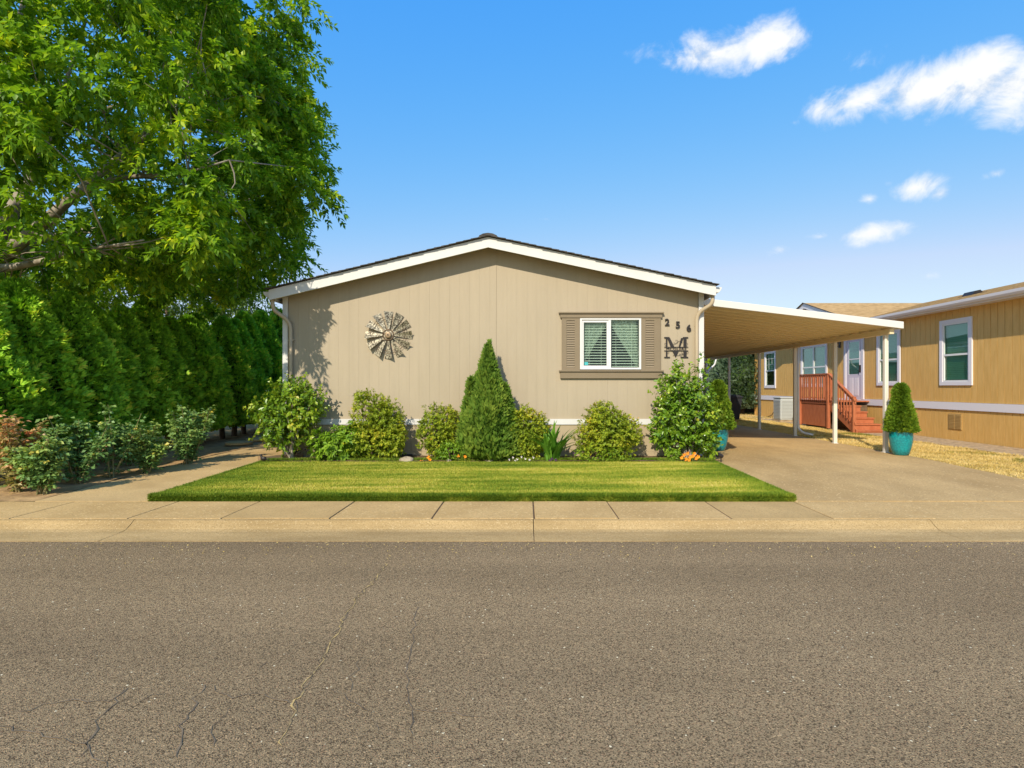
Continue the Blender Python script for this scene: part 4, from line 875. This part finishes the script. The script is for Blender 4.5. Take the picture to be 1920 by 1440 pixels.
for i in range(24): box('board','fence',fb,7.6+i*.26,7.6+i*.26+.25,30.5,30.53,0,1.5+.02*math.sin(i*2))
for i in range(4): box('post','fence',fb,7.6+i*1.9,7.7+i*1.9,30.531,30.63,0,1.55)

def shrub(name, label, cat, base, lobes, n, per, L, W, m, seed, up=.5, slen=.14, stems=7, tint=.45, group=None, stemm='barkd', srad=.012, whorl=.6, inner=.5):
    """woody shrub: lobes are ellipsoids (dx,dy,z,rx,ry,rz) about the base, n shoots with per leaves each"""
    bx, by = base; t_ = thing(name, label, cat, (bx,by,0), group); r = np.random.default_rng(seed)
    vol = np.array([l[3]*l[4]*l[5] for l in lobes])**.7; cnt = (n*vol/vol.sum()).astype(int); ch = []; tips = []
    for l, k in zip(lobes, cnt):
        d = unit(r.normal(size=(k,3))); rad = r.uniform(inner**2,1,k)**.5*(1+.24*vnoise(d*2.2+l[0],1.7,seed+3))*np.where(r.uniform(size=k)<.05,r.uniform(1.05,1.35,k),1)
        P = np.array([bx+l[0],by+l[1],l[2]])+d*rad[:,None]*np.array(l[3:6])
        keep = (P[:,2] > .04) & (P[:,1] < WY-.03); P = P[keep]; d = d[keep]; k = len(P)
        out = unit(d+np.array([0,0,up])+r.normal(0,.35,(k,3))); tips += list(P[::max(1,k//6)])
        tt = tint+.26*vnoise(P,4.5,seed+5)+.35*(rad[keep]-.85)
        for q in range(per):
            phi = q*2.4+r.uniform(0,.8,k); a = unit(np.cross(out, r.normal(size=(k,3)))); b = np.cross(out, a)
            D = out*whorl+a*np.cos(phi)[:,None]+b*np.sin(phi)[:,None]+r.normal(0,.15,(k,3))
            Pq = P+out*(slen*q/per)
            ch.append(leafdata(Pq, D, out+r.normal(0,.25,(k,3)), L*r.uniform(.7,1.2,k), W*r.uniform(.8,1.2,k), tt+r.normal(0,.13,k), .15, .5, .12))
    leafobj('foliage', ch, m, t_)
    rr = random.Random(seed)
    for q in range(min(stems, len(tips))):
        tp = Vector(tips[(q*7) % len(tips)]); b0 = Vector((bx+rr.uniform(-.06,.06), by+rr.uniform(-.05,.05), -.02))
        mid = b0.lerp(tp,.5)+Vector((rr.uniform(-.06,.06),rr.uniform(-.05,.05),.08))
        obj('stem', MB().tube(roundpath([b0,mid,tp],3), [srad*1.5,srad*1.3,srad*1.1,srad,srad*.8,srad*.5], 6), stemm, t_)
    return t_
def gx_(px, Y): return (px-CX)*Y/F
YB = 10.78; S = F/YB
def lob(px, py, rx, ry, base_px, dy=0, d=.8):   # lobe from photo pixels at depth YB
    return ((px-base_px)/S, dy, H+(CY-py)/S, rx/S, min(rx/S,.42)*d, ry/S)
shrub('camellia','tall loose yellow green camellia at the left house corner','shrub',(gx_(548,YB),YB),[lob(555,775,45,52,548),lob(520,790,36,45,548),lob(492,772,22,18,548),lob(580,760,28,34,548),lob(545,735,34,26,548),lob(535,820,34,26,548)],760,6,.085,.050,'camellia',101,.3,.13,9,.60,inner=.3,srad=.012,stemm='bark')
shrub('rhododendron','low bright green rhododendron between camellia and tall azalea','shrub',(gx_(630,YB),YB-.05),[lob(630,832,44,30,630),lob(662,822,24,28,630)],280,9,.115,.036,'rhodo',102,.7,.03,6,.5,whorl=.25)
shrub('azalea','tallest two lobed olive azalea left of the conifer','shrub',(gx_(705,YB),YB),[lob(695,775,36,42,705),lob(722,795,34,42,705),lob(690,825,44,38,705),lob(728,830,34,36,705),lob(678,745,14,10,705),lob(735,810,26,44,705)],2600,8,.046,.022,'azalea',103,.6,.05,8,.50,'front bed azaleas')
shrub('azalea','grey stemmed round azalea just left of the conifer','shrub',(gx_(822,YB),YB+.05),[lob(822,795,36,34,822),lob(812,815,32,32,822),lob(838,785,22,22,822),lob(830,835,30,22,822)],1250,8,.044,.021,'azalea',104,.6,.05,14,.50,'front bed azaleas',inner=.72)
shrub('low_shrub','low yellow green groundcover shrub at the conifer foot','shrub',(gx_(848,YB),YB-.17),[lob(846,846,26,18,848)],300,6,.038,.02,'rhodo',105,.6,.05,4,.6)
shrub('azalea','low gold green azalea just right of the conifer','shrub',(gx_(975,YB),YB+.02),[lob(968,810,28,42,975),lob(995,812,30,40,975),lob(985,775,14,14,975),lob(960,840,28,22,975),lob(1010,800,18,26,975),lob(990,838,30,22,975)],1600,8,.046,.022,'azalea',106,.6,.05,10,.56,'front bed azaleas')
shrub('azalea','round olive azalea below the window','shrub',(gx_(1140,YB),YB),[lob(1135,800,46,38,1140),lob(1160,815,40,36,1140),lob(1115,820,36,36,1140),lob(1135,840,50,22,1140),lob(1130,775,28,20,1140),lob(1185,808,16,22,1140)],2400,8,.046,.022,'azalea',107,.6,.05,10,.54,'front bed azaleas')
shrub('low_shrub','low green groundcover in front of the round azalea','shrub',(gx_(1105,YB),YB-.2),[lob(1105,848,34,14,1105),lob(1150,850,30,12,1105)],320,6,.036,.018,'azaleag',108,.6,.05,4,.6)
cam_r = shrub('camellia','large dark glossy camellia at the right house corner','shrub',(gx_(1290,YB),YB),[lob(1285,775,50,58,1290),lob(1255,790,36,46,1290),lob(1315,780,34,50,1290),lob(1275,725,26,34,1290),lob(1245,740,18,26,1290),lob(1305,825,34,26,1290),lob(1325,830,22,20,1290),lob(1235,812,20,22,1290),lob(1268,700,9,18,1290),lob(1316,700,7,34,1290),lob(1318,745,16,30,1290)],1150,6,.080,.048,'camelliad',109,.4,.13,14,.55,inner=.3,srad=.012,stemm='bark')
shrub('low_shrub','small round yellow green shrub under the right camellia','shrub',(gx_(1257,YB),YB-.15),[lob(1257,850,13,10,1257)],120,6,.036,.02,'rhodo',110,.6,.04,3,.7)
# conifer in the bed
cf = thing('dwarf_conifer','pointed green conifer in the middle of the front bed','conifer',(gx_(915,YB),YB,0))
cpf = lambda t: np.clip(np.minimum(t/.14+.62,1)*np.clip((1-t)/.78,0,1)**.95,.015,1)
X_ = gx_(915,YB)
leafobj('crown', cone_fronds(X_,YB,.03,2.12,.49,8500,120,.10,prof=cpf,up=2.2,tb=.5,dens=3,lumpy=.24)+cone_fronds(X_+.02,YB,1.40,.84,.06,420,125,.08,prof=cpf,up=2.4,tb=.6,dens=3)+cone_fronds(gx_(884,YB),YB,.1,1.42,.22,2300,121,.11,prof=cpf,up=1.6,tb=.5)+cone_fronds(gx_(948,YB),YB,.1,1.3,.25,2300,122,.10,prof=cpf,up=1.6,tb=.52), 'juniper', cf)
core_cone('foliage_light_block', X_, YB, .06, 1.75, .30, cf, pf=cpf); obj('trunk', MB().tube([(X_,YB,-.05),(X_,YB,1.6)],[.05,.015],8),'barkd',cf)
# lily with strap leaves, each leaf its own piece
ly = thing('lily_plant','strap leaved green lily clump between two azaleas','plant',(gx_(1035,10.62),10.62,0)); rl = random.Random(8)
for i in range(60):
    a = rl.uniform(0,6.283); sp2 = rl.uniform(.18,.60); hh = rl.uniform(.45,.98)*(1-.5*sp2); L_ = 6; vs = []; bx = gx_(1035,10.62)+rl.uniform(-.12,.12); by = 10.62+rl.uniform(-.08,.08); z0 = .03
    wd = rl.uniform(.026,.040); tx, ty = -math.sin(a), math.cos(a)
    for j in range(L_+1):
        t = j/L_; rr = sp2*t**1.5; z = z0+hh*(t-.16*t**3*(sp2*2.4)); w2 = wd*math.sin(math.pi*min(1,.16+t*.84))**.7
        c = (bx+math.cos(a)*rr, by+math.sin(a)*rr, z); vs += [(c[0]+tx*w2,c[1]+ty*w2,c[2]+w2*.3),(c[0],c[1],c[2]-w2*.2),(c[0]-tx*w2,c[1]-ty*w2,c[2]+w2*.3)]
    b = MB().add(vs, [(j*3+k, j*3+k+1, j*3+k+4, j*3+k+3) for j in range(L_) for k in range(2)]); o = obj('leaf', b, 'lily', ly, True)
    at_ = o.data.attributes.new('tint','FLOAT','POINT'); at_.data.foreach_set('value', [rl.uniform(0,1)]*len(o.data.vertices))
# flowers
def flower(nm, label, px, py, m, Y=10.55, n=5, rad=.028, grp=None):
    x, z = gx_(px,Y), H+(CY-py)*Y/F; t_ = thing(nm, label, 'flower', (x,Y,.02), grp)
    obj('stem', MB().tube([(x,Y+.02,0.0),(x,Y+.01,max(.02,z-.01))],.004,5),'cane',t_)
    for k in range(n):
        a = k*2*math.pi/n+random.random(); ca, sa = math.cos(a), math.sin(a)
        obj('petal', MB().add([(x,Y,z),(x+(ca*.7-sa*.4)*rad,Y-.012,z+(sa*.7+ca*.4)*rad),(x+ca*rad*1.1,Y-.004,z+sa*rad*1.1),(x+(ca*.7+sa*.4)*rad,Y-.012,z+(sa*.7-ca*.4)*rad)],[(0,1,2,3)]),m,t_)
for i, (px, py) in enumerate([(803,857),(806,862),(790,865)]): flower('poppy','orange poppy left of the low shrub near the stone',px,py,'orange',10.5,5,.032,'orange poppies near the stone')
for i, (px, py) in enumerate([(859,855),(872,856),(886,853)]): flower('poppy','orange poppy at the foot of the pointed conifer',px,py,'orange',10.5,5,.03,'orange poppies at the conifer')
for i, (px, py) in enumerate([(1278,858),(1283,853),(1289,850),(1294,857),(1299,855),(1305,859),(1286,861),(1302,851),(1309,856),(1292,862)]): flower('marigold','orange flower in the cluster under the right camellia',px,py,'orange',10.45,6,.034,'orange flowers under the camellia')
for i, (px, py) in enumerate([(1035,860),(1042,862),(1077,849),(1031,863)]): flower('pansy','small purple flower in front of the lily clump',px,py,'purple',10.5,5,.024,'purple flowers near the lily')
for i, (px, py) in enumerate([(955,862),(962,858),(970,861),(978,857),(985,860),(993,862),(1000,858),(966,864)]): flower('alyssum','tiny white flower in front of the gold green azalea',px,py,'whitepetal',10.48,5,.02,'white flowers near the conifer')
def rock(label, px, py, Y, sx_, sy_, sz_, seed, nm='garden_stone', m='stone'):
    r = np.random.default_rng(seed); b = MB(); k, n = 12, 7; vs = []; x = gx_(px,Y)
    for i in range(n+1):
        f = math.pi*i/n
        for j in range(k):
            t = 2*math.pi*j/k; q = 1+.16*math.sin(3*t+seed+i)+.1*r.uniform(-1,1); vs.append((x+sx_*math.sin(f)*math.cos(t)*q, Y+sy_*math.sin(f)*math.sin(t)*q, .03+sz_*math.cos(f)*q))
    b.add(vs, [(i*k+j, (i+1)*k+j, (i+1)*k+(j+1)%k, i*k+(j+1)%k) for i in range(n) for j in range(k)])
    return tag(obj(nm, b, m, smooth=True, origin=(x,Y,0)), label, 'stone')
rock('brown garden stone right of the tall azalea', 762, 861, 10.55, .15,.09,.07, 1); rock('small grey stone at the conifer foot', 918, 860, 10.5, .09,.06,.045, 2); rock('small stone left of the conifer at the lawn edge', 842, 862, 10.5, .05,.04,.03, 3)
# edging timber, small bird, path light, stepping stones, hose
o = fixnormals(obj('edging_timber', MB().add([(-4.96,10.55,.0),(-4.40,11.14,.0),(-4.33,11.09,.0),(-4.88,10.48,.0),(-4.96,10.55,.10),(-4.40,11.14,.10),(-4.33,11.09,.10),(-4.88,10.48,.10)],[(0,1,2,3),(4,5,6,7),(0,1,5,4),(1,2,6,5),(2,3,7,6),(3,0,4,7)]),'timber',origin=(-4.65,10.8,0))); tag(o,'short brown edging timber beside the left camellia','edging')
bd = thing('bird_ornament','small dark bird ornament at the lawn corner by the path','ornament',(gx_(492,10.5),10.5,0)); bxx = gx_(492,10.5)
def blob(cx, cy, cz_, rx, ry, rz): 
    b = MB(); b.lathe([(max(.001,math.sin(math.pi*i/8)),-math.cos(math.pi*i/8)) for i in range(9)],0,0,12); b.v = [(cx+v[0]*rx,cy+v[1]*ry,cz_+v[2]*rz) for v in b.v]; return b
obj('body', blob(bxx+.02,10.5,.075,.055,.035,.04),'black',bd,True); obj('head', blob(bxx-.025,10.5,.135,.024,.022,.024),'black',bd,True); obj('tail', MB().tube([(bxx+.05,10.5,.07),(bxx+.12,10.5,.045)],[.022,.008],6),'black',bd); obj('neck', MB().tube([(bxx-.005,10.5,.08),(bxx-.025,10.5,.13)],[.026,.018],8),'black',bd)
sl2 = thing('path_spotlight','small black garden light at the lawn corner by the driveway','garden light',(gx_(1352,10.6),10.6,0)); lx = gx_(1352,10.6)
obj('stake', MB().tube([(lx,10.6,-.02),(lx,10.6,.09)],.012,6),'black',sl2); obj('lamp_head', MB().tube([(lx+.03,10.6,.10),(lx-.07,10.58,.13)],[.03,.045],10),'black',sl2)
for i, (px, py) in enumerate([(448,834),(484,827)]):
    Y = 1.385*F/(py-CY); x = gx_(px,Y); o = obj('stepping_stone', MB().lathe([(.30,.0),(.30,.045),(.28,.055)],0,0,18),'path'); o.location = (x,Y,0.03); tag(o, ['nearer pale stepping stone beside the side path under the hedge','farther pale stepping stone beside the side path under the hedge'][i],'stepping stone')
o = obj('garden_hose', MB().tube(roundpath([(-4.5,10.95,.07),(-4.3,10.9,.22),(-4.05,10.95,.13),(-3.7,10.9,.07),(-3.3,11.0,.06),(-2.6,11.05,.08),(-2.2,11.1,.07)]),.014,6),'black',origin=(-3.6,11,0)); tag(o,'black hose lying in the bed behind the left shrubs','hose')
# planters
def planter(label, x, y, m, seed, dy, grp, tall=.98, R=.30, mm='teal'):
    t_ = thing('planter', label, 'planter', (x,y,0)); t_['group'] = grp
    obj('pot', MB().lathe([(.125,.008),(.14,.014),(.175,.12),(.205,.26),(.216,.38),(.210,.47),(.206,.50),(.219,.515),(.222,.54),(.211,.552),(.197,.545),(.19,.50)], x, y, 44),mm,t_,True); obj('soil', MB().lathe([(.19,.49),(.189,.495)],x,y,24),'potsoil',t_)
    p_ = thing('potted_conifer', dy, 'conifer', (x,y,.5)); pf = lambda t: np.clip(np.minimum(t/.10+.70,1)*np.where(t<.70,1-.85*t,np.minimum(.405,np.clip((1-t)/.16,0,1)**.5*.43)),.02,1)
    leafobj('crown', cone_fronds(x,y,.47,tall,R,4200,seed,.062,prof=pf,up=.7,tb=.5,dens=4), m, p_); core_cone('foliage_light_block',x,y,.52,tall*.86,R*.7,p_,pf=pf); obj('trunk',MB().tube([(x,y,.48),(x,y,.9)],[.025,.01],7),'barkd',p_)
planter('glazed teal pot in front of the front carport post', 7.67, 11.62, 'thuja', 130, 'clipped pear shaped conifer in the teal pot by the carport post','teal glazed pots'); bpy.data.objects['potted_conifer'].children[0].data.materials[0] = M['thujay']
planter('teal pot half hidden behind the right camellia', 4.22, 12.45, 'thujay', 131, 'yellow green conifer in the pot behind the camellia','teal glazed pots', 1.05, .36)
bpy.data.objects['planter.001']['group'] = 'teal glazed pots'
# roses in the left bed
def rose(label, px, py, Y, hpx, wpx, m, seed, n=7, tint=.45, leafs=26, L=.068):
    x = gx_(px,Y); hgt = hpx*Y/F; wd = wpx*Y/F/2; t_ = thing('rose_bush', label, 'rose bush', (x,Y,gz(Y))); t_['group'] = 'rose bushes in the left bed'; r = np.random.default_rng(seed); rr = random.Random(seed); ch = []
    for c in range(n):
        a = rr.uniform(0,6.283); sp3 = wd*rr.uniform(.35,1); hh = hgt*rr.uniform(.55,1.0); b0 = Vector((x+rr.uniform(-.06,.06),Y+rr.uniform(-.06,.06),gz(Y)))
        tip = b0+Vector((math.cos(a)*sp3, math.sin(a)*sp3*.7, hh)); mid = b0.lerp(tip,.5)+Vector((rr.uniform(-.06,.06),rr.uniform(-.06,.06),.05)); pts = roundpath([b0,mid,tip],3)
        obj('cane', MB().tube(pts,[.011,.010,.009,.008,.006,.004],6),'cane',t_)
        k = int(leafs*1.7); u = r.uniform(.04,1,k)**.9; i0 = np.minimum((u*(len(pts)-1)).astype(int),len(pts)-2); fr = (u*(len(pts)-1)-i0)[:,None]; PA = np.array([tuple(p) for p in pts]); P = PA[i0]*(1-fr)+PA[i0+1]*fr
        th = r.uniform(0,6.283,k); ax = np.stack([np.cos(th),np.sin(th),r.uniform(-.25,.95,k)],1); ax = unit(ax); ll = r.uniform(.06,.15,k)[:,None]; sd = unit(np.cross(ax,[0,0,1.])); tt = tint+r.normal(0,.14,k)+.25*(u-.6)
        for f, s in ((1.,0),(.62,1),(.62,-1),(.3,1),(.3,-1)):
            D = ax*(1 if s == 0 else .45)+sd*s*.9; D[:,2] -= .2; ch.append(leafdata(P+ax*ll*f, D+r.normal(0,.12,(k,3)), np.array([0,-.25,1])+r.normal(0,.55,(k,3)), L*r.uniform(.75,1.25,k), L*.66, tt+r.normal(0,.06,k), .12, .5, .15))
    leafobj('foliage', ch, m, t_); return t_
rose('tall rose bush with reddish new leaves at the far left',35,900,7.9,150,110,'rosered',201,8,.55,34)
rose('bushy low rose at the front corner of the left bed',80,925,7.75,120,110,'rose',202,11,.60,36)
rose('upright blue green rose second in the left bed',150,890,8.55,145,115,'rose',203,8,.42,30)
rose('thin caned rose with bare lower stems in the left bed',212,888,9.0,150,105,'rose',204,5,.40,16)
rose('bright leafed rose near the middle of the left bed',275,880,9.4,95,105,'rose',205,11,.62,34)
rose('broad blue green rose nearest the hedge trunks',352,865,10.4,112,120,'rose',206,13,.48,36)
rose('small rose behind the thin caned rose',245,850,10.2,85,70,'rose',207,5,.4,28)
shrub('yard_shrub','yellow green shrub behind the black bin','shrub',(9.3,25.5),[(0,0,.6,.5,.5,.6)],300,6,.07,.04,'camellia',140,.5,.1,4,.6)

# grit swept against the kerb and strewn over the road
r = np.random.default_rng(77); n = 900; x = r.uniform(-9,9,n); y = 5.76-np.abs(r.normal(0,.28,n)); P = np.stack([x,y,np.full(n,-.174)],1)
D = np.stack([r.normal(size=n),r.normal(size=n),r.uniform(.1,.5,n)],1)
o = leafobj('road_grit', [leafdata(P, D, r.normal(size=(n,3)), r.uniform(.006,.02,n), r.uniform(.005,.012,n), r.uniform(.3,1,n), .3)], 'drygrass'); o['kind'] = 'stuff'; tag(o, 'pale grit and leaf bits along the road edge', 'grit')
